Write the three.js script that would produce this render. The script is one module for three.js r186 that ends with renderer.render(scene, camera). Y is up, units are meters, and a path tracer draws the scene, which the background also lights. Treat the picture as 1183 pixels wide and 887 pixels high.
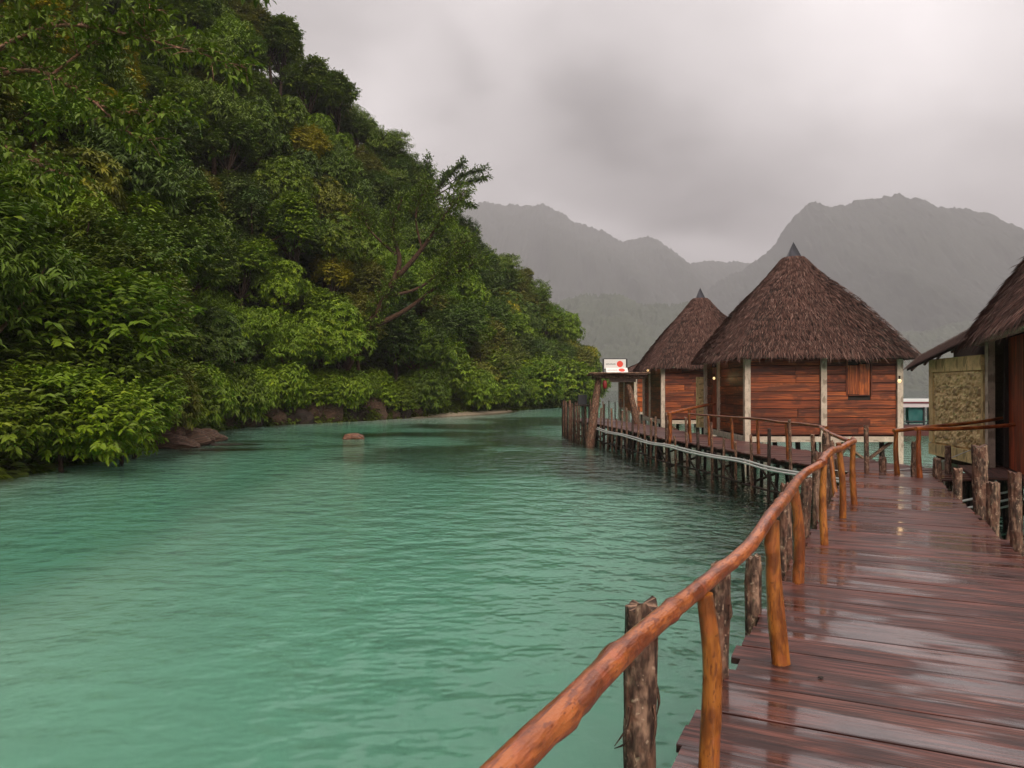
import * as THREE from 'three';
import { mergeGeometries } from 'three/addons/utils/BufferGeometryUtils.js';

// ---------------------------------------------------------------- camera, sky, sun, exposure
const scene = new THREE.Scene();
const EYE = 2.6, DECK = 1.0;                       // metres above the water, which lies at y = 0
const camera = new THREE.PerspectiveCamera(55.1, 1024 / 768, 0.1, 9000);
camera.position.set(0, EYE, 0);
camera.rotation.set(0.0053, 0, 0);
const renderer = new THREE.WebGLRenderer({ antialias: true });
renderer.toneMapping = THREE.LinearToneMapping;
renderer.toneMappingExposure = 2.35;
renderer.shadowMap.enabled = true;
renderer.shadowMap.type = THREE.PCFSoftShadowMap;

function mulberry(a) { return () => { a |= 0; a = a + 0x6D2B79F5 | 0; let t = Math.imul(a ^ a >>> 15, 1 | a); t = t + Math.imul(t ^ t >>> 7, 61 | t) ^ t; return ((t ^ t >>> 14) >>> 0) / 4294967296; }; }
const lerp = (a, b, t) => a + (b - a) * t, clamp = (x, a = 0, b = 1) => Math.min(b, Math.max(a, x));
const sstep = (a, b, x) => { const t = clamp((x - a) / (b - a)); return t * t * (3 - 2 * t); };
function hash3(x, y, z) { let h = Math.imul(x, 374761393) ^ Math.imul(y, 668265263) ^ Math.imul(z, 2147483647 - 1274126177); h = Math.imul(h ^ h >>> 13, 1274126177); return ((h ^ h >>> 16) >>> 0) / 4294967296; }
function vnoise(x, y, z) {
  const xi = Math.floor(x), yi = Math.floor(y), zi = Math.floor(z);
  let u = x - xi, v = y - yi, w = z - zi; u = u * u * (3 - 2 * u); v = v * v * (3 - 2 * v); w = w * w * (3 - 2 * w);
  const a = lerp(lerp(hash3(xi, yi, zi), hash3(xi + 1, yi, zi), u), lerp(hash3(xi, yi + 1, zi), hash3(xi + 1, yi + 1, zi), u), v);
  const b = lerp(lerp(hash3(xi, yi, zi + 1), hash3(xi + 1, yi, zi + 1), u), lerp(hash3(xi, yi + 1, zi + 1), hash3(xi + 1, yi + 1, zi + 1), u), v);
  return lerp(a, b, w);
}
function fbm(x, y, z, o = 4) { let s = 0, a = 0.5, n = 0; for (let i = 0; i < o; i++) { s += a * vnoise(x, y, z); n += a; a *= 0.5; x = x * 2.03 + 17.1; y = y * 2.03 + 5.3; z = z * 2.03 + 9.7; } return s / n; }
// noise that repeats every px, py cells (for textures)
function pnoise(x, y, px, py, seed) {
  const m = (a, b) => ((a % b) + b) % b, xi = Math.floor(x), yi = Math.floor(y);
  let u = x - xi, v = y - yi; u = u * u * (3 - 2 * u); v = v * v * (3 - 2 * v);
  const g = (i, j) => hash3(m(i, px), m(j, py), seed);
  return lerp(lerp(g(xi, yi), g(xi + 1, yi), u), lerp(g(xi, yi + 1), g(xi + 1, yi + 1), u), v);
}
function pfbm(u, v, fx, fy, seed, o = 4) { let s = 0, a = 0.5, n = 0; for (let i = 0; i < o; i++) { s += a * pnoise(u * fx, v * fy, fx, fy, seed + i * 7); n += a; a *= 0.5; fx *= 2; fy *= 2; } return s / n; }

{ // overcast rain sky: soft grey layers, the same all round, with the cloud masses that the photograph shows
  const W = 1536, H = 768, d = new Float32Array(W * H * 4);
  // [azimuth deg right of view, elevation deg, width, height, change]
  const masses = [];
  const rnd = mulberry(77);
  for (let k = 0; k < 46; k++) masses.push([44 + rnd() * 272, 4 + rnd() * 60, 5 + rnd() * 14, 3 + rnd() * 7, (rnd() - 0.55) * 0.22]);
  masses.push([6.2, 20.5, 5.2, 4.0, -0.17], [11, 15.5, 7, 3.0, -0.12], [14, 12.2, 7, 2.4, -0.14], [-4, 23, 2.2, 3.0, -0.08], [20, 17, 5, 3, -0.05],
    [28, 24, 9, 8, 0.16], [13, 10.2, 3.4, 1.2, 0.08], [-11, 20, 3, 4.5, 0.09], [2, 12.5, 3, 2, 0.06], [38, 12, 3.5, 3, 0.05], [-14, 27, 7, 4, -0.05], [33, 15.5, 3.5, 2.2, -0.07]);
  for (let j = 0; j < H; j++) {
    const el = ((j + 0.5) / H - 0.5) * Math.PI, ed = el * 180 / Math.PI;
    for (let i = 0; i < W; i++) {
      const az = ((i + 0.5) / W - 0.5) * 2 * Math.PI, c = Math.cos(el);
      const x = c * Math.cos(az), y = Math.sin(el), z = c * Math.sin(az);
      let L = 0.57;
      if (ed > -8) {
        let a = az * 180 / Math.PI + 90; if (a > 180) a -= 360; if (a < -180) a += 360;
        const wx = fbm(x * 4 + 3, y * 7, z * 4, 5) - 0.5, wy = fbm(x * 4 - 9, y * 7 + 4, z * 4, 5) - 0.5;
        L += (fbm(x * 2.2 + wx, y * 4.5, z * 2.2 + wy, 5) - 0.5) * 0.26 + (fbm(x * 6 + wx * 3, y * 13 + wy * 3, z * 6, 5) - 0.5) * 0.17;
        for (const m of masses) {
          let da = a - m[0] + wx * 13; if (da > 180) da -= 360; if (da < -180) da += 360;
          const q = (da / m[2]) ** 2 + ((ed - m[1] + wy * 9) / m[3]) ** 2;
          if (q < 6) L += 1.7 * m[4] * Math.exp(-q);
        }
      }
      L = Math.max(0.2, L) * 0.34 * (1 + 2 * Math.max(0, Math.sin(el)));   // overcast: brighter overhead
      const k = (j * W + i) * 4;
      d[k] = L * 1.03; d[k + 1] = L * 0.955; d[k + 2] = L * 0.955; d[k + 3] = 1;
    }
  }
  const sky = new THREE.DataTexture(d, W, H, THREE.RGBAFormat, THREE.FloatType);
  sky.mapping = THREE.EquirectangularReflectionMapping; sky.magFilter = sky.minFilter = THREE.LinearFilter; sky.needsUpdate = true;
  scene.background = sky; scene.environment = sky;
}
const sun = new THREE.DirectionalLight(0xfff2e2, 1.5);
sun.position.set(20, 64, 32); sun.target.position.set(0, 0, -40); sun.castShadow = true; sun.shadow.radius = 60;
sun.shadow.mapSize.set(2048, 2048);
Object.assign(sun.shadow.camera, { left: -90, right: 90, top: 90, bottom: -90, near: 1, far: 400 });
scene.add(sun, sun.target);
scene.fog = new THREE.FogExp2(0xcecdd2, 0.00030);

// ---------------------------------------------------------------- helpers
const V = (x, y, z) => new THREE.Vector3(x, y, z);
const taken = {};
const numbered = n => { const k = taken[n] = (taken[n] ?? -1) + 1; return k ? `${n}_${String(k).padStart(3, '0')}` : n; };
function mesh(name, geo, mat, parent) { const m = new THREE.Mesh(geo, mat); m.name = name; m.castShadow = m.receiveShadow = true; (parent || scene).add(m); return m; }
function tag(o, label, category, group) { o.userData = { label, category }; if (group) o.userData.group = group; return o; }
function thing(name, label, category, [x, y, z] = [0, 0, 0], group) { const g = new THREE.Group(); g.name = numbered(name); g.position.set(x, y, z); scene.add(g); return tag(g, label, category, group); }
function single(name, geo, mat, label, category, group) { return tag(mesh(numbered(name), geo, mat), label, category, group); }
function structure(name, geo, mat) { const m = mesh(name, geo, mat); m.userData.kind = 'structure'; return m; }
function tex(W, H, fn, srgb, ru = 1, rv = 1, channel = 0) {
  const d = new Uint8Array(W * H * 4);
  for (let j = 0; j < H; j++) for (let i = 0; i < W; i++) { const c = fn((i + 0.5) / W, (j + 0.5) / H), k = (j * W + i) * 4; if (typeof c === 'number') { d[k] = d[k + 1] = d[k + 2] = clamp(c) * 255; } else { d[k] = clamp(c[0]) * 255; d[k + 1] = clamp(c[1]) * 255; d[k + 2] = clamp(c[2]) * 255; } d[k + 3] = 255; }
  const t = new THREE.DataTexture(d, W, H); t.wrapS = t.wrapT = THREE.RepeatWrapping; t.magFilter = THREE.LinearFilter; t.minFilter = THREE.LinearMipmapLinearFilter; t.generateMipmaps = true;
  if (srgb) t.colorSpace = THREE.SRGBColorSpace; t.repeat.set(ru, rv); t.channel = channel; t.needsUpdate = true; return t;
}
const std = o => new THREE.MeshStandardMaterial({ roughness: 0.8, ...o });
const phys = o => new THREE.MeshPhysicalMaterial({ roughness: 0.8, ...o });
const lin = (r, g, b) => new THREE.Color().setRGB(r, g, b);
const mix3 = (a, b, t) => [lerp(a[0], b[0], t), lerp(a[1], b[1], t), lerp(a[2], b[2], t)];
// a sawn board along x, chamfered, top at y = 0, centred on x and z
function boardGeo(L, Wd, T, c = 0.006, segs = 2, seed = 1, warp = 0.004, uvx = null) {
  const r = mulberry(seed), h = Wd / 2, pos = [], uv = [], uv1 = [];
  const cs = [[0, -h + c], [0, h - c], [-c, h], [-T + c, h], [-T, h - c], [-T, -h + c], [-T + c, -h], [-c, -h]];
  const per = [0]; for (let i = 0; i < 8; i++) { const a = cs[i], b = cs[(i + 1) % 8]; per.push(per[i] + Math.hypot(a[0] - b[0], a[1] - b[1])); }
  const ou = r() * 7, ov = r() * 7, rings = [];
  const e0 = (r() - 0.5) * 0.05, e1 = (r() - 0.5) * 0.05;
  for (let s = 0; s <= segs; s++) {
    const x = -L / 2 + L * s / segs + (s === 0 ? e0 : s === segs ? e1 : 0), dy = (r() - 0.5) * 2 * warp, tw = (r() - 0.5) * warp * 1.5, dz = (r() - 0.5) * warp * 1.5;
    rings.push(cs.map(([y, z]) => [x, y + dy + tw * z / h, z + dz]));
  }
  const put = (p, s, i) => { pos.push(...p); uv.push(p[0] + ou, per[i] + ov); uv1.push(p[0], p[2]); };
  for (let s = 0; s < segs; s++) for (let i = 0; i < 8; i++) {
    const j = (i + 1) % 8, a = rings[s][i], b = rings[s][j], c2 = rings[s + 1][j], d = rings[s + 1][i];
    put(a, s, i); put(b, s, i + 1); put(c2, s + 1, i + 1); put(a, s, i); put(c2, s + 1, i + 1); put(d, s + 1, i);
  }
  for (const s of [0, segs]) for (let i = 1; i < 7; i++) { const t = [rings[s][0], rings[s][i], rings[s][i + 1]]; if (s === 0) t.reverse(); for (const p of t) { pos.push(...p); uv.push(p[2] + ou, p[1] + ov); uv1.push(p[0], p[2]); } }
  const g = new THREE.BufferGeometry();
  g.setAttribute('position', new THREE.Float32BufferAttribute(pos, 3)); g.setAttribute('uv', new THREE.Float32BufferAttribute(uv, 2)); g.setAttribute('uv1', new THREE.Float32BufferAttribute(uv1, 2));
  g.computeVertexNormals(); return g;
}
// box with uv in metres, base on the given centre
function bx(w, h, d, x = 0, y = 0, z = 0, ry = 0) {
  const g = new THREE.BoxGeometry(w, h, d), p = g.attributes.position, n = g.attributes.normal, u = g.attributes.uv;
  for (let i = 0; i < p.count; i++) { const X = p.getX(i), Y = p.getY(i), Z = p.getZ(i); if (Math.abs(n.getX(i)) > 0.5) u.setXY(i, Y + x, Z + z); else if (Math.abs(n.getY(i)) > 0.5) u.setXY(i, w > d ? X + x : Z + z, w > d ? Z + z : X + x); else u.setXY(i, w > h ? X + x : Y + y, w > h ? Y + y : X + x); }
  if (ry) g.rotateY(ry); g.translate(x, y, z); return g;
}
// a stick or log along a list of points, radius per point, knobbly; uv.x along the length
function logGeo(pts, radii, { radial = 9, steps = 0, rough = 0.06, seed = 1, ridges = 0, knots = 0, ragged = 0, flat = 1 } = {}) {
  const curve = new THREE.CatmullRomCurve3(pts.map(p => p.isVector3 ? p : V(...p)), false, 'catmullrom', 0.5), len = curve.getLength();
  const n = steps || Math.max(3, Math.ceil(len / 0.25)), r = mulberry(seed), pos = [], uv = [], idx = [];
  const kn = []; for (let k = 0; k < knots; k++) kn.push([r(), r() * 6.283, 0.16 + r() * 0.3, 0.004 + r() * 0.006]);
  const T0 = curve.getTangentAt(0); let N = Math.abs(T0.y) > 0.9 ? V(1, 0, 0) : V(0, 1, 0); N.sub(T0.clone().multiplyScalar(N.dot(T0))).normalize();
  const so = r() * 50, ph = r() * 6;
  for (let i = 0; i <= n; i++) {
    const t = i / n, P = curve.getPointAt(t), T = curve.getTangentAt(t); N.sub(T.clone().multiplyScalar(N.dot(T))).normalize(); const B = T.clone().cross(N);
    const f = t * (radii.length - 1), k = Math.min(radii.length - 2, Math.floor(f)), R = radii.length > 1 ? lerp(radii[k], radii[k + 1], f - k) : radii[0];
    for (let j = 0; j <= radial; j++) {
      const a = j / radial * 6.28318, ca = Math.cos(a), sa = Math.sin(a);
      let q = 1 + (fbm(ca * 1.4 + so, sa * 1.4, t * len * 4, 3) - 0.5) * 2 * rough;
      if (ridges) { const rv = Math.abs(Math.sin(a * 4.5 + ph + 1.6 * vnoise(t * len * 5, so, j * 0.0))); q += ridges * (rv - 0.5) + ridges * 0.8 * (vnoise(ca * 4 + so, sa * 4, t * len * 9) - 0.5); }
      for (const [kt, ka, kw, kh] of kn) { let da = Math.abs(a - ka); da = Math.min(da, 6.283 - da); const e = ((t - kt) * len / (kw * 0.12)) ** 2 + (da / (kw * 2.6)) ** 2; if (e < 5) q += kh / R * Math.exp(-e) * 1.0; }
      const x = R * q * flat * ca, y = R * q * sa, rg = ragged && i === n ? (vnoise(ca * 3 + so, sa * 3, 2) - 0.5) * ragged : 0;
      pos.push(P.x + N.x * x + B.x * y + T.x * rg, P.y + N.y * x + B.y * y + T.y * rg, P.z + N.z * x + B.z * y + T.z * rg);
      uv.push(t * len + so, a * Math.max(R, 0.02) + so);
    }
  }
  const w = radial + 1;
  for (let i = 0; i < n; i++) for (let j = 0; j < radial; j++) { const a = i * w + j; idx.push(a, a + w, a + 1, a + 1, a + w, a + w + 1); }
  for (const i of [0, n]) { // caps
    const t = i / n, P = curve.getPointAt(t), c = pos.length / 3; pos.push(P.x, P.y, P.z); uv.push(so, so);
    for (let j = 0; j < radial; j++) { const a = i * w + j; const q = pos.length / 3; pos.push(pos[a * 3], pos[a * 3 + 1], pos[a * 3 + 2], pos[a * 3 + 3], pos[a * 3 + 4], pos[a * 3 + 5]); uv.push(so + 0.03, so, so + 0.03, so + 0.03); i ? idx.push(c, q, q + 1) : idx.push(c, q + 1, q); }
  }
  const g = new THREE.BufferGeometry(); g.setAttribute('position', new THREE.Float32BufferAttribute(pos, 3)); g.setAttribute('uv', new THREE.Float32BufferAttribute(uv, 2)); g.setIndex(idx); g.computeVertexNormals();
  // close the normal seam
  const nn = g.attributes.normal; for (let i = 0; i <= n; i++) { const a = i * w, b = a + radial, x = nn.getX(a) + nn.getX(b), y = nn.getY(a) + nn.getY(b), z = nn.getZ(a) + nn.getZ(b), l = Math.hypot(x, y, z) || 1; nn.setXYZ(a, x / l, y / l, z / l); nn.setXYZ(b, x / l, y / l, z / l); }
  return g;
}
// ---------------------------------------------------------------- materials
const grain = (seed, fx, fy) => (u, v) => pfbm(u, v, fx, fy, seed, 4);
// deck: dark red-brown timber, wet; map over 2 m x 0.5 m
const deckMap = tex(1024, 512, (u, v) => {
  const w = pfbm(u, v, 3, 4, 3, 3) * 0.5, s = pfbm(u + w * 0.03, v + w * 0.22, 4, 48, 11, 4), st = pfbm(u, v, 5, 5, 29, 4), f = pfbm(u + w * 0.02, v + w * 0.22, 5, 110, 41, 3);
  let c = mix3([0.22, 0.115, 0.095], [0.44, 0.265, 0.225], sstep(0.25, 0.75, s)); c = mix3(c, [0.17, 0.10, 0.09], sstep(0.52, 0.72, st) * 0.65);
  c = mix3(c, [0.13, 0.07, 0.06], sstep(0.62, 0.75, f) * 0.6); return c;
}, true, 0.5, 2);
const deckBump = tex(1024, 512, (u, v) => { const w = pfbm(u, v, 3, 4, 3, 3) * 0.5; return 0.5 * pfbm(u + w * 0.03, v + w * 0.22, 4, 48, 11, 4) + 0.5 * pfbm(u, v, 6, 128, 41, 2); }, false, 0.5, 2);
// where the film of water lies: patches drawn out along the boards, over 4 m
const wetMap = tex(1024, 1024, (u, v) => {
  const a = pfbm(u, v, 5, 16, 61, 5), b = pfbm(u, v, 10, 70, 67, 3), c = pfbm(u, v, 3, 5, 73, 3);
  const wet = sstep(0.44, 0.58, a * 0.55 + b * 0.2 + c * 0.25); return [clamp(wet * 1.1 - 0.05 + (b - 0.5) * 0.5), 0.46 - 0.30 * wet + (b - 0.5) * 0.2, 0];
}, false, 0.25, 0.25, 1);
const deckMats = [[1, 1, 1], [0.85, 0.8, 0.82], [1.1, 1.0, 1.0], [0.95, 1.0, 0.98], [0.75, 0.72, 0.75]].map(c => phys({ color: lin(...c.map(v => v * 1.15)), map: deckMap, roughness: 1, roughnessMap: wetMap, bumpMap: deckBump, bumpScale: 0.002, clearcoat: 1, clearcoatMap: wetMap, clearcoatRoughness: 0.09 }));
const darkWood = std({ color: lin(0.9, 0.85, 0.8), map: deckMap, roughness: 0.75, bumpMap: deckBump, bumpScale: 0.004 });
// peeled, varnished branches
const railMap = tex(1024, 256, (u, v) => {
  const s = pfbm(u, v, 10, 8, 5, 4), f = pfbm(u, v, 24, 40, 15, 3), k = pfbm(u, v, 60, 30, 23, 2);
  let c = mix3([0.50, 0.24, 0.09], [0.72, 0.40, 0.19], sstep(0.3, 0.7, s)); c = mix3(c, [0.40, 0.17, 0.07], sstep(0.55, 0.75, f) * 0.6); c = mix3(c, [0.36, 0.16, 0.08], sstep(0.76, 0.84, k) * 0.5); return mix3(c, [0.70, 0.35, 0.22], sstep(0.6, 0.75, pfbm(u, v, 16, 5, 51, 3)) * 0.55);
}, true, 0.8, 3);
const railBump = tex(512, 256, (u, v) => 0.6 * pfbm(u, v, 20, 20, 31, 4) + 0.4 * pfbm(u, v, 12, 60, 37, 2), false, 1.4, 3);
const railMat = phys({ color: lin(0.92, 0.92, 0.8), map: railMap, roughness: 0.38, clearcoat: 0.5, clearcoatRoughness: 0.25, bumpMap: railBump, bumpScale: 0.006 });
const postMats = [[0.8, 0.98, 0.62], [1.05, 1.4, 1.2], [0.68, 0.74, 0.55]].map(c => phys({ color: lin(...c), map: railMap, roughness: 0.42, clearcoat: 0.35, clearcoatRoughness: 0.3, bumpMap: railBump, bumpScale: 0.004 }));
// weathered bark
const barkMap = tex(512, 512, (u, v) => {
  const s = pfbm(u, v, 6, 24, 7, 4), f = pfbm(u, v, 16, 40, 17, 3), w = pfbm(u, v, 7, 7, 27, 4), l = pfbm(u, v, 26, 30, 39, 3);
  let c = mix3([0.15, 0.105, 0.085], [0.42, 0.34, 0.29], sstep(0.3, 0.72, s * 0.6 + f * 0.4)); c = mix3(c, [0.27, 0.17, 0.13], sstep(0.5, 0.65, w) * 0.6); return mix3(c, [0.60, 0.55, 0.49], sstep(0.69, 0.80, l) * 0.5);
}, true, 1.6, 1.6);
const barkBump = tex(512, 512, (u, v) => 0.6 * pfbm(u, v, 6, 24, 7, 4) + 0.4 * pfbm(u, v, 16, 40, 17, 3), false, 1.6, 1.6);
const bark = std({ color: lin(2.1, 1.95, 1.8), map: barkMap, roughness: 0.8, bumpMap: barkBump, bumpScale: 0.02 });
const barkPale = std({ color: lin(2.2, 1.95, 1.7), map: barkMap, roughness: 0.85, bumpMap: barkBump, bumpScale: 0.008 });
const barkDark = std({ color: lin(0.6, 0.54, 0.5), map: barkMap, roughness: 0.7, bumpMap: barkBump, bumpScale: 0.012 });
const trunkMat = std({ color: lin(0.55, 0.48, 0.38), map: barkMap, roughness: 0.9, bumpMap: barkBump, bumpScale: 0.02 });
const trunkBrown = std({ color: lin(0.95, 0.76, 0.52), map: barkMap, roughness: 0.9, bumpMap: barkBump, bumpScale: 0.02 });
const branchPale = std({ color: lin(3.2, 2.9, 2.5), map: barkMap, roughness: 0.9 });
// hut walls: stained boards
const wallMap = tex(1024, 512, (u, v) => {
  const w = pfbm(u, v, 3, 5, 103, 3), s = pfbm(u + w * 0.03, v + w * 0.1, 3, 30, 111, 4), f = pfbm(u, v, 5, 90, 121, 3), st = pfbm(u, v, 7, 4, 131, 4);
  let c = mix3([0.30, 0.135, 0.075], [0.56, 0.29, 0.155], sstep(0.28, 0.72, s)); c = mix3(c, [0.66, 0.38, 0.20], sstep(0.62, 0.78, f) * 0.45); return mix3(c, [0.25, 0.125, 0.085], sstep(0.5, 0.7, st) * 0.5);
}, true, 0.4, 1.4);
const wallMats = [[1.3, 1.2, 1.15], [0.9, 0.8, 0.78], [1.75, 1.7, 1.45], [1.05, 0.88, 0.82], [1.45, 1.32, 1.2]].map(c => std({ color: lin(...c), map: wallMap, roughness: 0.5, bumpMap: deckBump, bumpScale: 0.002 }));
const wallOrange = std({ color: lin(2.3, 2.2, 1.5), map: wallMap, roughness: 0.45 });
const wallGrey = [[0.5, 0.62, 0.7], [0.38, 0.48, 0.55], [0.62, 0.75, 0.85]].map(c => std({ color: lin(...c), map: barkMap, roughness: 0.7, bumpMap: deckBump, bumpScale: 0.003 }));
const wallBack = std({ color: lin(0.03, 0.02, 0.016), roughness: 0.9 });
const doorRed = std({ color: lin(1.9, 1.2, 0.8), map: wallMap, roughness: 0.5 });
const concMap = tex(512, 512, (u, v) => { const a = pfbm(u, v, 6, 6, 203, 5), b = pfbm(u, v, 30, 30, 211, 3), s = pfbm(u, v, 4, 14, 217, 4); let c = mix3([0.60, 0.56, 0.50], [0.78, 0.74, 0.68], a); c = mix3(c, [0.45, 0.41, 0.36], sstep(0.56, 0.72, s) * 0.7); return mix3(c, [0.5, 0.47, 0.42], sstep(0.6, 0.8, b) * 0.4); }, true, 0.9, 0.9);
const concrete = std({ color: lin(1.4, 1.28, 1.26), map: concMap, roughness: 0.85, bumpMap: concMap, bumpScale: 0.004 });
const yellowPaint = std({ color: lin(1.7, 1.42, 0.85), map: concMap, roughness: 0.75, bumpMap: concMap, bumpScale: 0.003 });
const stucco = std({ color: lin(1.75, 1.48, 0.95), map: concMap, roughness: 0.85 });
const thatchMat = phys({ vertexColors: true, roughness: 0.9, specularIntensity: 0.4 });
const thatchUnder = std({ color: lin(0.035, 0.022, 0.017), roughness: 0.95 });
const capMat = std({ color: lin(0.05, 0.048, 0.055), roughness: 0.35, metalness: 0.6 });
const pipeMat = std({ color: lin(0.55, 0.55, 0.52), roughness: 0.45 });
// ---------------------------------------------------------------- water, sea bed
const shoreXZ = [[-16, -14], [-15, 6], [-15.2, 18], [-15.4, 27], [-16.2, 34], [-18, 42], [-17.4, 50], [-12.8, 57], [-8.5, 65], [-4.5, 74], [0.5, 86], [5.7, 99], [10.5, 109], [14.5, 117]];
const shoreCurve = new THREE.CatmullRomCurve3(shoreXZ.map(([x, z]) => V(x, 0, z)), false, 'catmullrom', 0.5);
const shorePts = shoreCurve.getSpacedPoints(160);
const inland = [-0.92, 0.39];
function shoreDist(X, Z) { let b = 1e9; for (const p of shorePts) b = Math.min(b, (p.x - X) ** 2 + (p.z - Z) ** 2); return Math.sqrt(b); }
const waterBump = tex(2048, 2048, (() => {
  const r = mulberry(911), ws = [];
  for (let k = 0; k < 190; k++) { // waves that fit the 24 m tile, running mostly with the wind
    const L = 0.10 * Math.pow(14, Math.pow(r(), 1.15)), a = -0.42 + (r() + r() + r() - 1.5) * 1.5, n = 24 / L, kx = Math.round(n * Math.sin(a)), ky = Math.round(n * Math.cos(a));
    ws.push([kx, ky, r() * 6.283, Math.pow(L, 0.85)]);
  }
  const tot = Math.sqrt(ws.reduce((s, w) => s + w[3] * w[3], 0));
  return (u, v) => { const gx = pfbm(u, v, 5, 7, 801, 3); let s = 0; for (const w of ws) s += w[3] * Math.sin(6.28318 * (w[0] * u + w[1] * v) + w[2]); return 0.5 + 0.17 * s / tot * (0.45 + 1.1 * gx) * 1.3; };
})(), false, 1 / 24, 1 / 24);
const water = phys({ color: 0xffffff, roughness: 0.08, ior: 1.333, transmission: 1, thickness: 2, attenuationColor: lin(0.56, 0.83, 0.755), attenuationDistance: 2.4, bumpMap: waterBump, bumpScale: 0.075 });
{
  const g = new THREE.PlaneGeometry(9000, 9000, 1, 1); g.rotateX(-Math.PI / 2); g.translate(0, 0, -3000);
  const p = g.attributes.position, u = g.attributes.uv; for (let i = 0; i < p.count; i++) u.setXY(i, p.getX(i), p.getZ(i));
  structure('water', g, water);
}
const darkBedMask = (X, Z) => { // dark coral and weed on the sand, plus dark bands along the walkways
  let m = 0; const n = fbm(X * 0.35, 3, Z * 0.35, 4) - 0.5, n2 = fbm(X * 1.6, 9, Z * 1.6, 3) - 0.5;
  for (const [x, z, rx, rz, s] of [[-4.5, 29.5, 3.2, 2.2, 0.75], [-1.2, 26.5, 2.6, 2.4, 0.6], [0.8, 31, 3, 4, 0.8], [-8.5, 35.5, 2.6, 1.0, 0.8], [-6.5, 44, 9, 3.2, 1], [0.5, 38, 4.5, 6, 1], [-3.5, 33, 3.5, 3, 0.9], [-12.3, 38, 2.6, 1.0, 1], [-11.2, 33.5, 2.4, 0.7, 1], [-2.5, 52, 7, 4, 1], [2, 60, 6, 9, 1], [3.5, 27, 2.2, 7, 0.9], [6, 18, 2.2, 9, 0.9], [4, 12, 1.3, 3, 0.5]]) m = Math.max(m, s * sstep(1.15, 0.6, Math.hypot((X - x) / rx, (Z - z) / rz) + n * 1.3 + n2 * 0.5));
  return m;
};
{
  const nx = 150, nz = 210, pos = [], col = [], idx = [], uv = [];
  for (let j = 0; j <= nz; j++) for (let i = 0; i <= nx; i++) {
    const X = -32 + 72 * i / nx, Z = -14 + 154 * j / nz, sd = shoreDist(X, Z), side = X < -8 + Math.max(0, (Z - 60)) * 0.4;
    const m = darkBedMask(X, Z);
    const leftShore = sstep(58, 50, Z) * sstep(-6, -9, X);  // left-shore mask: deeper bed, coloured darker towards the waterline with a noisy edge
    let y = -Math.min(2.3 + leftShore * 0.5, 0.12 + sd * 0.16 + leftShore * Math.min(1.1, sd * 0.5)) - 0.5 * (fbm(X * 0.12, 0, Z * 0.12, 3) - 0.5) - 0.05 * fbm(X * 1.2, 4, Z * 1.2, 3) + m * 0.35 * fbm(X * 1.1, 8, Z * 1.1, 3);
    y -= sstep(9, 30, X) * 1.6 + sstep(65, 130, Z) * 2.5;
    pos.push(X, Math.min(y, -0.05), -Z); uv.push(X, Z);
    const s = 0.9 + 0.2 * fbm(X * 0.7, 1, Z * 0.7, 4), c = mix3([0.72 * s, 0.70 * s, 0.62 * s], [0.06, 0.065, 0.045], Math.max(m * 0.93, leftShore * 0.7 * sstep(3.6, 0.4, sd + (fbm(X * 0.8, 6, Z * 0.8, 4) - 0.5) * 7))); col.push(...c);
  }
  for (let j = 0; j < nz; j++) for (let i = 0; i < nx; i++) { const a = j * (nx + 1) + i; idx.push(a, a + 1, a + nx + 1, a + 1, a + nx + 2, a + nx + 1); }
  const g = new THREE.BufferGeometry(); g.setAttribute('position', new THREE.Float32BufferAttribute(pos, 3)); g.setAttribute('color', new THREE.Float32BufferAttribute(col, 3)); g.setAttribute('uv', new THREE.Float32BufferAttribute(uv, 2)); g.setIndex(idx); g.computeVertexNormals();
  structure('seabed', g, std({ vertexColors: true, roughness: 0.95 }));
  const deep = new THREE.PlaneGeometry(9000, 9000); deep.rotateX(-Math.PI / 2); deep.translate(0, -7.5, -3000);
  structure('seabed_deep', deep, std({ color: lin(0.3, 0.29, 0.24), roughness: 1 }));
}
// ---------------------------------------------------------------- hill terrain on the left
const crestAt = s => { const k = [[0, 60], [0.25, 60], [0.40, 56], [0.5, 50], [0.6, 41], [0.7, 33], [0.8, 25], [0.9, 16], [0.96, 9], [1, 2]]; for (let i = 0; i + 1 < k.length; i++) if (s <= k[i + 1][0]) return lerp(k[i][1], k[i + 1][1], (s - k[i][0]) / (k[i + 1][0] - k[i][0])); return 2; };
function hillPoint(s, p) {
  const S = shoreCurve.getPointAt(clamp(s)), X = S.x + inland[0] * p, Z = S.z + inland[1] * p, cap = crestAt(s);
  let h = p < 0 ? p * 1.6 : 0.9 * sstep(0, 1.2, p) + Math.max(0, p - 0.8) * 1.62;
  if (p > 0) h += (fbm(X * 0.13, 2, Z * 0.13, 3) - 0.5) * Math.min(6, p * 1.2) + (fbm(X * 0.6, 5, Z * 0.6, 3) - 0.5) * Math.min(2.0, p);
  if (h > cap - 8) { const e = h - (cap - 8); h = cap - 8 + 8 * (1 - Math.exp(-e / 8)); }
  return V(X, h, -Z);
}
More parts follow.
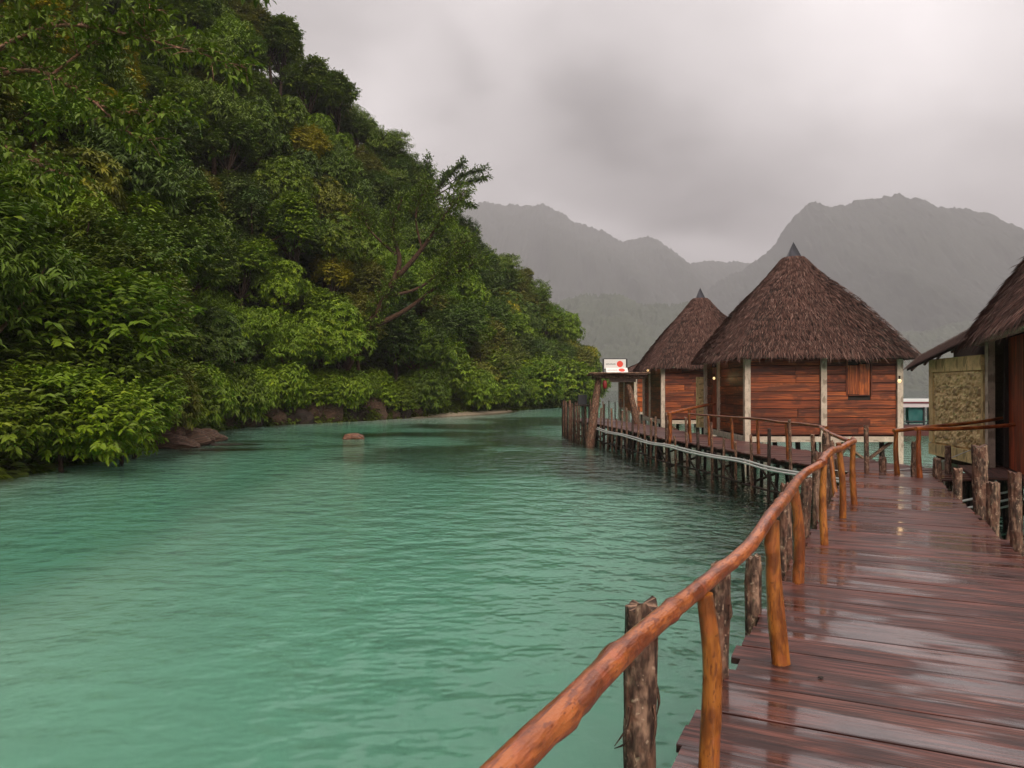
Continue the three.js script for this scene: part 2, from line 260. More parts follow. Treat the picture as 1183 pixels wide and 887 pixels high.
{
  const ns = 150, np = 60, pos = [], uv = [], idx = [];
  for (let i = 0; i <= ns; i++) for (let j = 0; j <= np; j++) { const t = j / np, p = -1.2 + 71 * Math.pow(t, 1.35), q = hillPoint(i / ns, p); pos.push(q.x, q.y, q.z); uv.push(p, i); }
  for (let i = 0; i < ns; i++) for (let j = 0; j < np; j++) { const a = i * (np + 1) + j, b = a + np + 1; idx.push(a, a + 1, b, b, a + 1, b + 1); }
  const g = new THREE.BufferGeometry(); g.setAttribute('position', new THREE.Float32BufferAttribute(pos, 3)); g.setAttribute('uv', new THREE.Float32BufferAttribute(uv, 2)); g.setIndex(idx); g.computeVertexNormals();
  structure('hillside', g, std({ color: lin(0.42, 0.36, 0.28), map: barkMap, roughness: 0.95, bumpMap: barkBump, bumpScale: 0.075 }));
}
// ---------------------------------------------------------------- far mountains
function mountain(name, crest, Zc, foot, seed, scar, tint = 1) {
  // crest: [direction x/z, height/z] pairs read along the ridge; the slope falls to the foot line towards the camera
  const nx = 420, ny = 90, pos = [], col = [], idx = [], x0 = crest[0][0], x1 = crest[crest.length - 1][0];
  const ch = a => { for (let i = 0; i + 1 < crest.length; i++) if (a <= crest[i + 1][0]) { const t = (a - crest[i][0]) / (crest[i + 1][0] - crest[i][0]); return lerp(crest[i][1], crest[i + 1][1], t); } return crest[crest.length - 1][1]; };
  for (let j = 0; j <= ny; j++) for (let i = 0; i <= nx; i++) {
    const X = lerp(x0, x1, i / nx) * Zc, t = j / ny;                 // t 0 crest .. 1 foot, a short fall behind for t < 0.08
    const back = t < 0.08, q = back ? (0.08 - t) / 0.08 : (t - 0.08) / 0.92;
    const Zz = back ? Zc + q * 500 : lerp(Zc, foot, q);
    const gul = fbm(X / 190 + seed, q * 1.6, seed, 4), fine = fbm(X / 40, Zz / 40, seed, 4);
    let h = ch(X / Zc) * Zc + (EYE);
    const pr = back ? 1 - q : Math.pow(1 - q, 1.15 + gul * 0.9) * (1 - 0.16 * Math.sin(q * 9 + gul * 7) * q * (1 - q) * 2);
    h = h * pr + (gul - 0.5) * 190 * q * (1 - q) * (back ? 0 : 1) + (fine - 0.5) * 26 * (back ? 1 : sstep(1, 0.9, q)) + (hash3(i, j, 7) - 0.3) * 9 * sstep(0.97, 0.85, back ? 0 : q);
    pos.push(X, Math.max(h, -3), -Zz);
    let c = mix3([0.014, 0.018, 0.012], [0.032, 0.038, 0.024], fine).map(v => v * tint);
    if (scar) for (const [sx, sy, rx, ry] of scar) { const e = Math.hypot((X / Zc - sx) / rx, (h / Zz - sy) / ry) + (fbm(X / 25, h / 60, 3, 3) - 0.5) * 1.6; if (e < 1) c = mix3(c, [0.42, 0.37, 0.32], sstep(1, 0.4, e)); }
    col.push(...c);
  }
  for (let j = 0; j < ny; j++) for (let i = 0; i < nx; i++) { const a = j * (nx + 1) + i; idx.push(a, a + nx + 1, a + 1, a + 1, a + nx + 1, a + nx + 2); }
  const g = new THREE.BufferGeometry(); g.setAttribute('position', new THREE.Float32BufferAttribute(pos, 3)); g.setAttribute('color', new THREE.Float32BufferAttribute(col, 3)); g.setIndex(idx); g.computeVertexNormals();
  structure(name, g, std({ vertexColors: true, roughness: 1 }));
}
const px = a => a.map(([x, y]) => [(x - 591.5) / 850, (448 - y) / 850]);
mountain('mountain_right', px([[800, 345], [830, 325], [868, 304], [885, 293], [895, 280], [905, 262], [918, 248], [934, 234], [944, 231], [960, 238], [972, 236], [988, 230], [1012, 227], [1040, 224], [1058, 227], [1078, 236], [1092, 240], [1106, 237], [1122, 240], [1140, 246], [1160, 258], [1183, 270], [1230, 268], [1300, 282], [1450, 262]]), 2300, 950, 4.2, [[0.58, 0.118, 0.035, 0.03], [0.645, 0.125, 0.03, 0.03]]);
mountain('mountain_left', px([[330, 300], [480, 240], [560, 230], [585, 236], [605, 236], [628, 233], [645, 242], [660, 252], [690, 262], [718, 278], [735, 273], [748, 271], [760, 276], [775, 288], [792, 303], [830, 300], [870, 302], [900, 320], [960, 350]]), 2900, 1000, 9.1, null);
mountain('foothill', px([[560, 390], [600, 372], [640, 352], [668, 340], [700, 338], [730, 350], [765, 352], [800, 350], [840, 372], [900, 380], [980, 392], [1060, 385], [1120, 372], [1200, 380], [1320, 365]]), 1350, 780, 14.7, null, 2.4);
// ---------------------------------------------------------------- vegetation
class Leaves {
  constructor() { this.p = []; this.c = []; }
  // a leaf from a along d (unit), n its face normal, folded on the midrib and drooping at the tip
  leaf(a, d, n, L, W, c, fine) {
    const s = V(0, 0, 0).crossVectors(d, n).normalize(), f = W * 0.22, P = (t, w, u) => [a.x + d.x * L * t + s.x * w + n.x * u, a.y + d.y * L * t + s.y * w + n.y * u - L * 0.16 * t * t, a.z + d.z * L * t + s.z * w + n.z * u];
    const b = P(0, 0, 0), t = P(1, 0, 0), put = (...q) => { for (const x of q) { this.p.push(x[0], x[1], x[2]); this.c.push(c[0], c[1], c[2]); } };
    if (fine) { const l1 = P(0.3, -W * 0.46, f), l2 = P(0.66, -W * 0.38, f), r1 = P(0.3, W * 0.46, f), r2 = P(0.66, W * 0.38, f), m = P(0.5, 0, 0); put(b, m, l1, l1, m, l2, l2, m, t, b, r1, m, r1, r2, m, r2, t, m); }
    else { const l = P(0.45, -W / 2, f), r = P(0.45, W / 2, f); put(b, t, l, b, r, t); }
  }
  geo() { const g = new THREE.BufferGeometry(); g.setAttribute('position', new THREE.Float32BufferAttribute(this.p, 3)); g.setAttribute('color', new THREE.Float32BufferAttribute(this.c, 3)); return g; }
}
const unit = r => { const z = r() * 2 - 1, a = r() * 6.283, q = Math.sqrt(1 - z * z); return V(q * Math.cos(a), z, q * Math.sin(a)); };
// tree: base at the origin, crown of lobes round height h; returns { crown, wood }
function growTree({ seed, h, rx, ry, lobes, lobeR, twigs, per = 6, L, W, droop = 0.25, fine = false, pal, whorl = false, bare = 0, trunkR = 0.16, lean = [0, 0], flatTop = 0 }) {
  const r = mulberry(seed), lf = new Leaves(), wood = [], cen = [];
  for (let k = 0; k < lobes; k++) { const d = unit(r), q = Math.pow(r(), 0.45); if (d.y < -0.35) d.y *= -0.6; cen.push([V(lean[0] + d.x * rx * q, h + d.y * ry * q * (1 - flatTop * 0.5), lean[1] + d.z * rx * q), lobeR * (0.65 + r() * 0.7)]); }
  const top = V(lean[0] * 0.6, h * 0.62, lean[1] * 0.6);
  wood.push(logGeo([V(0, -1.2, 0), V(lean[0] * 0.15 + (r() - 0.5) * 0.3, h * 0.3, lean[1] * 0.15 + (r() - 0.5) * 0.3), top], [trunkR * 1.4, trunkR, trunkR * 0.75], { radial: 7, steps: 5, rough: 0.12, seed }));
  for (const [c, lr] of cen) { const m = top.clone().lerp(c, 0.5); m.y -= 0.25 * r() + 0.1; wood.push(logGeo([top, m, c.clone().add(V(0, lr * 0.3, 0))], [trunkR * 0.55, trunkR * 0.3, trunkR * 0.1], { radial: 5, steps: 4, rough: 0.1, seed: seed + wood.length })); }
  const tot = cen.reduce((s, c) => s + c[1] * c[1], 0);
  for (const [c, lr] of cen) {
    const n = Math.round(twigs * lr * lr / tot), base = pal[Math.floor(r() * pal.length)], so = r() * 40;
    for (let i = 0; i < n; i++) {
      const o = unit(r); if (o.y < -0.2 && r() < 0.6) o.y *= -1;
      const nz = fbm(o.x * 2 + so, o.y * 2, o.z * 2, 2), q = lr * (0.55 + 0.45 * Math.pow(r(), 0.5)) * (0.62 + 0.75 * nz);
      const a = c.clone().addScaledVector(o, q); a.y -= (1 - Math.abs(o.y)) * 0.1 * lr;
      const tone = 0.75 + r() * 0.5, young = r() < 0.06 ? 1.5 : 1, col = [base[0] * tone * young, base[1] * tone * (young > 1 ? 1.3 : 1), base[2] * tone];
      const ax = o.clone().add(V((r() - 0.5) * 0.9, 0.25 * (r() - 0.2), (r() - 0.5) * 0.9)).normalize();
      for (let k = 0; k < per; k++) {
        const t = k / per; let d;
        if (whorl) { const an = k / per * 6.283 + i; const e = V(0, 1, 0).cross(ax).normalize(), f = ax.clone().cross(e); d = ax.clone().multiplyScalar(0.35).addScaledVector(e, Math.cos(an)).addScaledVector(f, Math.sin(an)); }
        else { const sd = V(0, 1, 0).cross(ax).normalize().multiplyScalar(k % 2 ? 1 : -1); d = ax.clone().multiplyScalar(0.6).add(sd).add(unit(r).multiplyScalar(0.45)); }
        d.y -= droop * (0.5 + r()); d.normalize();
        const nn = V((r() - 0.5) * 0.9, 1, (r() - 0.5) * 0.9).addScaledVector(o, 0.55); nn.addScaledVector(d, -nn.dot(d)).normalize();
        const q2 = whorl ? a : a.clone().addScaledVector(ax, (t - 0.5) * L * 1.6), s = 0.75 + r() * 0.5, v = 0.88 + r() * 0.24;
        lf.leaf(q2, d, nn, L * s, W * s, [col[0] * v, col[1] * v, col[2] * v], fine);
      }
    }
  }
  return { crown: lf.geo(), wood: mergeGeometries(wood) };
}
const leafMat = (c, gloss = 0.5) => phys({ color: lin(...c), vertexColors: true, roughness: gloss, specularIntensity: 0.4, transmission: 0.38, thickness: 0, side: THREE.DoubleSide });
// leaf colours (linear)
const MID = [[0.060, 0.120, 0.018], [0.075, 0.135, 0.020], [0.050, 0.105, 0.020]], OLIVE = [[0.075, 0.105, 0.022], [0.090, 0.118, 0.024], [0.062, 0.092, 0.022]],
  DEEP = [[0.030, 0.075, 0.020], [0.038, 0.085, 0.022], [0.030, 0.066, 0.022]], LIME = [[0.10, 0.185, 0.016], [0.12, 0.205, 0.018], [0.085, 0.165, 0.018]], GOLD = [[0.16, 0.165, 0.018], [0.13, 0.15, 0.02], [0.10, 0.13, 0.02]];
const kinds = [
  { n: 'broadleaf_tree', what: 'broad-leaved tree', t: growTree({ seed: 11, h: 3.6, rx: 2.5, ry: 1.9, lobes: 13, lobeR: 1.25, twigs: 2300, per: 6, L: 0.27, W: 0.13, pal: [[1, 1, 1], [1.1, 1.02, 0.9], [0.9, 0.95, 1.05]] }) },
  { n: 'small_leaved_tree', what: 'billowing small-leaved tree', t: growTree({ seed: 23, h: 3.8, rx: 2.4, ry: 2.2, lobes: 18, lobeR: 1.0, twigs: 2600, per: 7, L: 0.19, W: 0.085, droop: 0.35, pal: [[1, 1, 1], [1.12, 1.0, 0.9], [0.88, 0.97, 1.1]] }) },
  { n: 'drooping_tree', what: 'drooping-leaved tree', t: growTree({ seed: 37, h: 4.0, rx: 2.2, ry: 2.4, lobes: 16, lobeR: 1.05, twigs: 2000, per: 7, L: 0.30, W: 0.085, droop: 0.9, pal: [[1, 1, 1], [1.05, 1.05, 0.9]] }) },
  { n: 'tall_tree', what: 'tall open-crowned tree', t: growTree({ seed: 41, h: 5.6, rx: 2.1, ry: 2.2, lobes: 12, lobeR: 0.95, twigs: 1400, per: 6, L: 0.25, W: 0.12, trunkR: 0.13, pal: [[1, 1, 1], [1.1, 1.05, 0.9]] }) },
  { n: 'whorled_tree', what: 'star-leaved tree', t: growTree({ seed: 59, h: 3.7, rx: 2.5, ry: 1.8, lobes: 14, lobeR: 1.1, twigs: 1700, per: 8, L: 0.30, W: 0.11, whorl: true, droop: 0.15, pal: [[1, 1, 1], [1.1, 1.06, 0.85]] }) },
];
const tones = [['mid green', leafMat([0.142, 0.212, 0.016])], ['olive green', leafMat([0.180, 0.200, 0.022], 0.55)], ['deep green', leafMat([0.092, 0.150, 0.020])], ['lime green', leafMat([0.180, 0.278, 0.014])], ['yellow green', leafMat([0.33, 0.31, 0.016], 0.55)], ['green', leafMat([0.115, 0.182, 0.016])]];
const woods = [trunkMat, trunkBrown, barkPale];
const eyeDir = (q) => [591.5 + q.x / -q.z * 850, 448 - (q.y - EYE) / -q.z * 850];
function place(q) { // where on the hillside, by what stands near
  const [x, y] = eyeDir(q), up = q.y < 3 ? 'at the slope foot' : q.y < 9 ? 'low down' : q.y < 17 ? 'halfway up' : q.y < 26 ? 'high up' : 'near the ridge';
  return `${up} ${x < 60 ? 'at the left edge' : x < 150 ? 'above the overhanging shrubs' : x < 250 ? 'above the brown rocks' : x < 340 ? 'above the dark boulders' : x < 430 ? 'around the spreading tree' : x < 520 ? 'above the pale beach' : x < 600 ? 'below the ridge tree' : 'by the headland tip'}`;
}
function plant(kind, tone, at, sc, turn, label, group) {
  const k = kinds[kind], g = thing(k.n, `${tones[tone][0]} ${k.what} ${place(at)}`, 'tree', [at.x, at.y, at.z], group || 'jungle trees covering the hillside');
  g.scale.set(sc, sc * 0.95, sc); g.rotation.y = turn;
  mesh('crown', k.t.crown, tones[tone][1], g); mesh('trunk', k.t.wood, woods[kind % 3], g); return g;
}
{
  const r = mulberry(4242); let n = 0;
  const spots = [];
  const len = shoreCurve.getLength();
  for (let si = 0; si < 200 && n < 290; si++) {
    // rows up the slope
    const s = 0.16 + 0.835 * (si + 0.5) / 37; if (s > 0.995) break;
    for (let p = 1.6; p < 44; p += 2.6 + p * 0.016) {
      const q = hillPoint(s + (r() - 0.5) * 0.016, p + (r() - 0.5) * 1.3);
      if (q.z > -14) continue; const [x, y] = eyeDir(q), size = 3.2 / -q.z * 850;
      if (x < -size * 1.1 || y < -size * 1.4) continue;
      if (q.y > crestAt(s) + 1 && p > 40) continue;
      spots.push([q, s, p, x, y]);
    }
  }
  // keep those that a viewer on the water side can see: not behind the crest line of nearer ground
  const top = {};
  spots.sort((a, b) => b[0].z - a[0].z);
  for (const [q, s, p, x, y] of spots) {
    const w = 3.0 / -q.z * 850; let hidden = true;
    for (let c = Math.floor((x - w) / 12); c <= Math.floor((x + w) / 12); c++) if (!(top[c] < y - 5.2 / -q.z * 850 * 0.72)) hidden = false;
    if (hidden) continue;
    for (let c = Math.floor((x - w * 0.5) / 12); c <= Math.floor((x + w * 0.5) / 12); c++) top[c] = Math.min(top[c] ?? 1e9, y - 2.2 / -q.z * 850);
    const cl = fbm(q.x * 0.10 + 5, q.y * 0.10, q.z * 0.10, 3), kind = Math.floor(clamp(fbm(q.x * 0.16, q.y * 0.16 + 7, q.z * 0.16, 2) * 2.2 - 0.6 + (r() - 0.5) * 0.5) * 4.999);
    let tone = cl < 0.40 ? 2 : cl < 0.50 ? 5 : cl < 0.58 ? 0 : cl < 0.66 ? 1 : 3; if (r() < 0.22) tone = [0, 1, 5, 3, 4, 2][Math.floor(r() * 6)];
    if (p < 5 && r() < 0.4) tone = 3;
    plant(kind, tone, q, 0.9 + r() * 0.5, r() * 6.283); n++;
  }
  console.log('hillside trees', n);
}
// low growth that fills the slope between the trees: too many to count
{
  const r = mulberry(808), lf = new Leaves();
  for (let k = 0; k < 16; k++) { const o = unit(r); o.y = Math.abs(o.y) * 0.8 + 0.1; const d = o.clone().add(V(0, -0.25, 0)).normalize(), n = V((r() - 0.5), 1, (r() - 0.5)); n.addScaledVector(d, -n.dot(d)).normalize(); const q = 0.8 + r() * 0.4; lf.leaf(o.clone().multiplyScalar(0.15 + r() * 0.4), d, n, 0.30, 0.12, [q, q, q], false); }
  const N = 30000, im = new THREE.InstancedMesh(lf.geo(), leafMat([1, 1, 1]), N), m = new THREE.Matrix4(), qt = new THREE.Quaternion(), up = V(0, 1, 0), out = V(0.75, 0.66, 0.0).normalize(), c = new THREE.Color(); im.name = 'undergrowth'; let n = 0;
  for (let k = 0; k < N * 3 && n < N; k++) {
    const s = 0.12 + r() * 0.885, p = 0.25 + 40 * Math.pow(r(), 1.5), q = hillPoint(s, p); if (q.z > -12) continue; const [x, y] = eyeDir(q); if (x < -60 || y < -40) continue;
    qt.setFromUnitVectors(up, V(0.7 + (r() - 0.5) * 0.8, 0.7, (r() - 0.5) * 0.8).normalize()).multiply(new THREE.Quaternion().setFromAxisAngle(up, r() * 6.283));
    const sc = 0.8 + r() * 1.0; m.compose(q, qt, V(sc, sc, sc)); im.setMatrixAt(n, m);
    const t = fbm(q.x * 0.3, q.y * 0.3, q.z * 0.3, 2), v = 0.7 + r() * 0.6; c.setRGB(lerp(0.08, 0.17, t) * v, lerp(0.13, 0.20, t) * v, 0.015 * v); im.setColorAt(n, c); n++;
  }
  im.count = n; im.castShadow = im.receiveShadow = true; im.userData = { kind: 'stuff', label: 'dense low leafy growth covering the steep hillside under the trees', category: 'undergrowth' }; scene.add(im);
}
// shrubs hanging over the water's edge
const shrubGeo = [growTree({ seed: 301, h: 1.25, rx: 1.5, ry: 1.0, lobes: 12, lobeR: 0.85, twigs: 1900, per: 6, L: 0.21, W: 0.10, fine: true, droop: 0.3, trunkR: 0.07, pal: [[1, 1, 1], [1.15, 1.08, 0.85], [0.85, 0.92, 1]] }),
  growTree({ seed: 311, h: 1.3, rx: 1.5, ry: 1.1, lobes: 14, lobeR: 0.8, twigs: 1500, per: 7, L: 0.22, W: 0.10, droop: 0.4, trunkR: 0.07, pal: [[1, 1, 1], [1.12, 1.05, 0.85]] }),
  growTree({ seed: 321, h: 1.5, rx: 1.3, ry: 1.3, lobes: 14, lobeR: 0.75, twigs: 1500, per: 7, L: 0.26, W: 0.085, droop: 0.9, trunkR: 0.07, pal: [[1, 1, 1], [1.1, 1.05, 0.9]] })];
function shrub(kind, tone, X, y, Z, sc, turn, label, group) { const g = thing('waterside_shrub', label, 'shrub', [X, y, -Z], group); g.scale.set(sc, sc, sc); g.rotation.y = turn; mesh('crown', shrubGeo[kind].crown, tones[tone][1], g); mesh('stem', shrubGeo[kind].wood, trunkMat, g); return g; }
{
  const r = mulberry(99), G = 'big-leaved shrubs overhanging the water at the left edge';
  const where = ['lowest and centre of the front row', 'front row beside the frame edge', 'rightmost, its tips over the water', 'second row behind the lowest one', 'second row above the rightmost one', 'right end, next to the brown rocks', 'nearest the camera, cut by the frame', 'top row in the middle', 'top row at the right', 'top row at the frame edge'];
  [[-14.2, 0.2, 23.4, 1.15], [-15.6, 0.3, 22.2, 1.2], [-13.6, 0.1, 25.6, 1.05], [-16.4, 1.4, 24.2, 1.35], [-15.0, 1.6, 26.4, 1.3], [-14.2, 0.8, 27.6, 1.1], [-17.2, 0.5, 20.6, 1.2], [-16.8, 3.2, 25.8, 1.4], [-15.9, 3.0, 29, 1.3], [-18, 3, 22.4, 1.5]].forEach(([X, y, Z, sc], i) => shrub(0, [3, 0, 3, 5, 0, 3, 1, 0, 5, 0][i], X, y, Z, sc, r() * 6.28, `big-leaved overhanging shrub, ${where[i]}`, G));
  const names = ['big-leaved', 'round-leaved', 'drooping'];
  for (let k = 0; k < 44; k++) { const s = 0.30 + 0.69 * (k + r() * 0.6) / 44, q = hillPoint(s, 0.1 + r() * 1.1); if (q.z > -29) continue; const kd = 1 + Math.floor(r() * 2), tn = [3, 0, 3, 5, 1, 3][Math.floor(r() * 6)]; shrub(kd, tn, q.x + 0.3, Math.max(0.0, q.y - 0.5), -q.z, 0.95 + r() * 0.6, r() * 6.28, `${tones[tn][0]} ${names[kd]} shrub by the water ${place(q).replace('at the slope foot ', '').replace('low down ', '')}`, 'shrubs along the shore'); }
  for (const [s, p, sc, lab] of [[0.635, 1.2, 2.1, 'rounded lime green shrub on the shore, leftmost of the bright ones'], [0.715, 0.8, 2.2, 'large lime green shrub leaning over the pale beach end'], [0.80, 0.6, 2.5, 'bright lime green rounded shrub low over the water before the headland'], [0.885, 0.6, 2.6, 'lime green rounded shrub nearest the headland tip']]) { const q = hillPoint(s, p); shrub(1, 3, q.x, Math.max(0, q.y - 0.4), -q.z, sc, s * 20, lab); }
}
// trees with their limbs in view: limbs as lists of points relative to the base, leaves set along the outer part
function limbTree(name, label, base, limbs, { seed, L, W, n, spread, tone, wood, from = 0.35, droop = 0.4, fine = false, per = 6, twig = true }) {
  const r = mulberry(seed), lf = new Leaves(), ws = [];
  limbs.forEach(([pts, rad], i) => {
    ws.push(logGeo(pts, rad, { radial: 7, steps: 14, rough: 0.12, seed: seed + i }));
    const cv = new THREE.CatmullRomCurve3(pts.map(p => V(...p)), false, 'catmullrom', 0.5), len = cv.getLength(); if (i === 0 && from > 0.9) return;
    const m = Math.round(n * len);
    for (let k = 0; k < m; k++) {
      const t = from + (1 - from) * r(), P = cv.getPointAt(t), T = cv.getTangentAt(t), o = unit(r).addScaledVector(T, 0.5); o.y = o.y * 0.6 + 0.12; o.normalize(); const a = P.clone().addScaledVector(o, spread * (0.35 + 0.65 * r()));
      if (twig && k % 3 === 0) ws.push(logGeo([P, P.clone().lerp(a, 0.6).add(V(0, 0.05, 0)), a], [0.018, 0.008], { radial: 4, steps: 3, seed: k }));
      const v = 0.75 + r() * 0.5, ax = o.clone().addScaledVector(T, 0.6).normalize();
      for (let q = 0; q < per; q++) { const d = unit(r).addScaledVector(ax, 1.0); d.y -= droop * r(); d.normalize(); const nn = V((r() - 0.5), 1, (r() - 0.5)); nn.addScaledVector(d, -nn.dot(d)).normalize(); const s = 0.7 + r() * 0.5; lf.leaf(a.clone().addScaledVector(ax, (q / per - 0.5) * L * 2), d, nn, L * s, W * s, [v, v, v], fine); }
    }
  });
  const g = thing(name, label, 'tree', [base.x, base.y, base.z]); mesh('trunk', mergeGeometries(ws), wood, g); mesh('crown', lf.geo(), tones[tone][1], g); return g;
}
{
  // ridge tree leaning out to the right against the sky
  let q = hillPoint(0.70, 13); { let b = 1e9; for (let s = 0.5; s < 0.9; s += 0.01) for (let p = 4; p < 30; p += 0.5) { const c = hillPoint(s, p), [x, y] = eyeDir(c), e = Math.abs(x - 478) + Math.abs(y - 262); if (e < b) { b = e; q = c; } } }
  const k = -q.z / 85;
  limbTree('ridge_tree', 'open feathery tree leaning out from the ridge against the grey sky', q, [[[[0, -1, 0], [1.0 * k, 2.2 * k, 0], [2.2 * k, 3.6 * k, 0.3]], [0.2, 0.14, 0.1]], [[[1.2 * k, 2.5 * k, 0], [1.5 * k, 5.5 * k, 0.3], [1.7 * k, 8.2 * k, 0.6]], [0.09, 0.02]], [[[2.0 * k, 3.4 * k, 0.2], [4.2 * k, 6.2 * k, 0.4], [6.0 * k, 7.8 * k, 1]], [0.09, 0.02]], [[[2.2 * k, 3.6 * k, 0.3], [5 * k, 4.9 * k, 0.8], [8.4 * k, 5.6 * k, 1.2]], [0.09, 0.02]], [[[2.0 * k, 3.2 * k, 0.3], [4.2 * k, 3.4 * k, 0.5], [6.8 * k, 2.4 * k, 0.8]], [0.08, 0.02]], [[[1.6 * k, 3 * k, 0], [3.2 * k, 6 * k, -1], [4 * k, 7.2 * k, -1.5]], [0.08, 0.02]], [[[3.2 * k, 4.6 * k, 0.3], [5.6 * k, 6.4 * k, -0.5], [8.2 * k, 7.2 * k, -1]], [0.06, 0.02]], [[[1.0 * k, 2.2 * k, 0], [-0.6 * k, 5.0 * k, 0.3], [-0.4 * k, 7.2 * k, 0.6]], [0.08, 0.02]]], { seed: 61, L: 0.5, W: 0.2, n: 12, spread: 0.55, tone: 2, wood: trunkMat, from: 0.3, droop: 0.5, per: 6 });
  // spreading tree with thick brown limbs in the middle of the hillside
  { let b = 1e9; for (let s = 0.4; s < 0.8; s += 0.01) for (let p = 1; p < 30; p += 0.5) { const c = hillPoint(s, p), [x, y] = eyeDir(c), e = Math.abs(x - 375) + Math.abs(y - 400); if (e < b) { b = e; q = c; } } }
  q = q.clone().add(V(3.2, 0, 1.6)); const j = -q.z / 60;
  limbTree('spreading_tree', 'spreading tree with thick bare brown limbs in the middle of the hillside', q, [[[[-2.5 * j, -4, -1.5], [0, 0, 0], [1.6 * j, 2.6 * j, 0.4], [3.0 * j, 5.0 * j, 0.6]], [0.42, 0.36, 0.30, 0.22]], [[[2.2 * j, 3.6 * j, 0.5], [3.4 * j, 6.4 * j, 0.8], [2.8 * j, 9 * j, 1], [3.6 * j, 11.4 * j, 1]], [0.26, 0.2, 0.12, 0.04]], [[[3.0 * j, 5.0 * j, 0.6], [5.2 * j, 7.4 * j, 1], [7.2 * j, 10.2 * j, 1.4], [8.6 * j, 12 * j, 1]], [0.24, 0.18, 0.1, 0.04]], [[[0.6 * j, 1 * j, 0.2], [4 * j, 2.6 * j, 0.8], [7.5 * j, 5.2 * j, 1.2], [10 * j, 6.5 * j, 1]], [0.26, 0.18, 0.1, 0.04]], [[[2.2 * j, 3.6 * j, 0.5], [5.5 * j, 4.6 * j, 1], [9 * j, 8.2 * j, 1.5]], [0.15, 0.1, 0.03]], [[[3.1 * j, 7 * j, 0.8], [1.0 * j, 9 * j, 1], [0.2 * j, 11 * j, 1.2]], [0.12, 0.08, 0.03]], [[[5.2 * j, 7.4 * j, 1], [4.8 * j, 10 * j, 1.5], [5.6 * j, 12.4 * j, 1.6]], [0.1, 0.07, 0.02]]], { seed: 62, L: 0.26, W: 0.12, n: 40, spread: 1.15, tone: 0, wood: trunkBrown, from: 0.5, per: 6 });
  // near tree at the top left corner with pale branches
  const nb = hillPoint(0.225, 4.5);
  const B = (x, y, Z) => [x - nb.x, y - nb.y, -Z - nb.z];
  limbTree('overhanging_tree', 'large-leaved tree with pale bare branches reaching in at the top left', nb, [[[B(nb.x, nb.y - 1, -nb.z), B(-18.5, 9.5, 23.5), B(-16.8, 12.2, 22)], [0.3, 0.22, 0.16]],
    [[B(-17.2, 11.6, 22.4), B(-13.6, 11.6, 20.8), B(-11.0, 10.2, 20), B(-8.9, 9.9, 19.6)], [0.10, 0.07, 0.04, 0.015]], [[B(-17, 12, 22.2), B(-12.8, 12.7, 20.5), B(-9.6, 12.0, 20), B(-7.2, 11.3, 20)], [0.10, 0.07, 0.04, 0.015]], [[B(-13, 11.4, 20.7), B(-11.2, 12.3, 20.2), B(-9.8, 12.9, 20)], [0.05, 0.03, 0.01]], [[B(-11.4, 10.4, 20), B(-10.2, 9.4, 19.8), B(-9.4, 9.2, 19.6)], [0.035, 0.02, 0.008]], [[B(-16.8, 12.2, 22), B(-14, 14, 20.8), B(-10, 14.4, 20)], [0.1, 0.06, 0.02]], [[B(-16.8, 11, 22.6), B(-14.4, 9.4, 21.4), B(-12.6, 8.6, 21)], [0.07, 0.04, 0.015]]], { seed: 63, L: 0.24, W: 0.12, n: 24, spread: 0.75, tone: 0, wood: branchPale, from: 0.2, fine: true, per: 5 });
  // sprig at the top edge of the frame, hanging from a branch above
  limbTree('hanging_branch', 'leafy sprig hanging into the sky at the top edge', V(-6.9, 13.2, -20), [[[[-2.5, 2.6, -1.5], [-1.0, 1.0, -0.5], [0, 0.1, 0]], [0.05, 0.03, 0.01]]], { seed: 64, L: 0.24, W: 0.12, n: 14, spread: 0.35, tone: 2, wood: trunkMat, from: 0.45, fine: true, per: 4, droop: 0.8 });
}
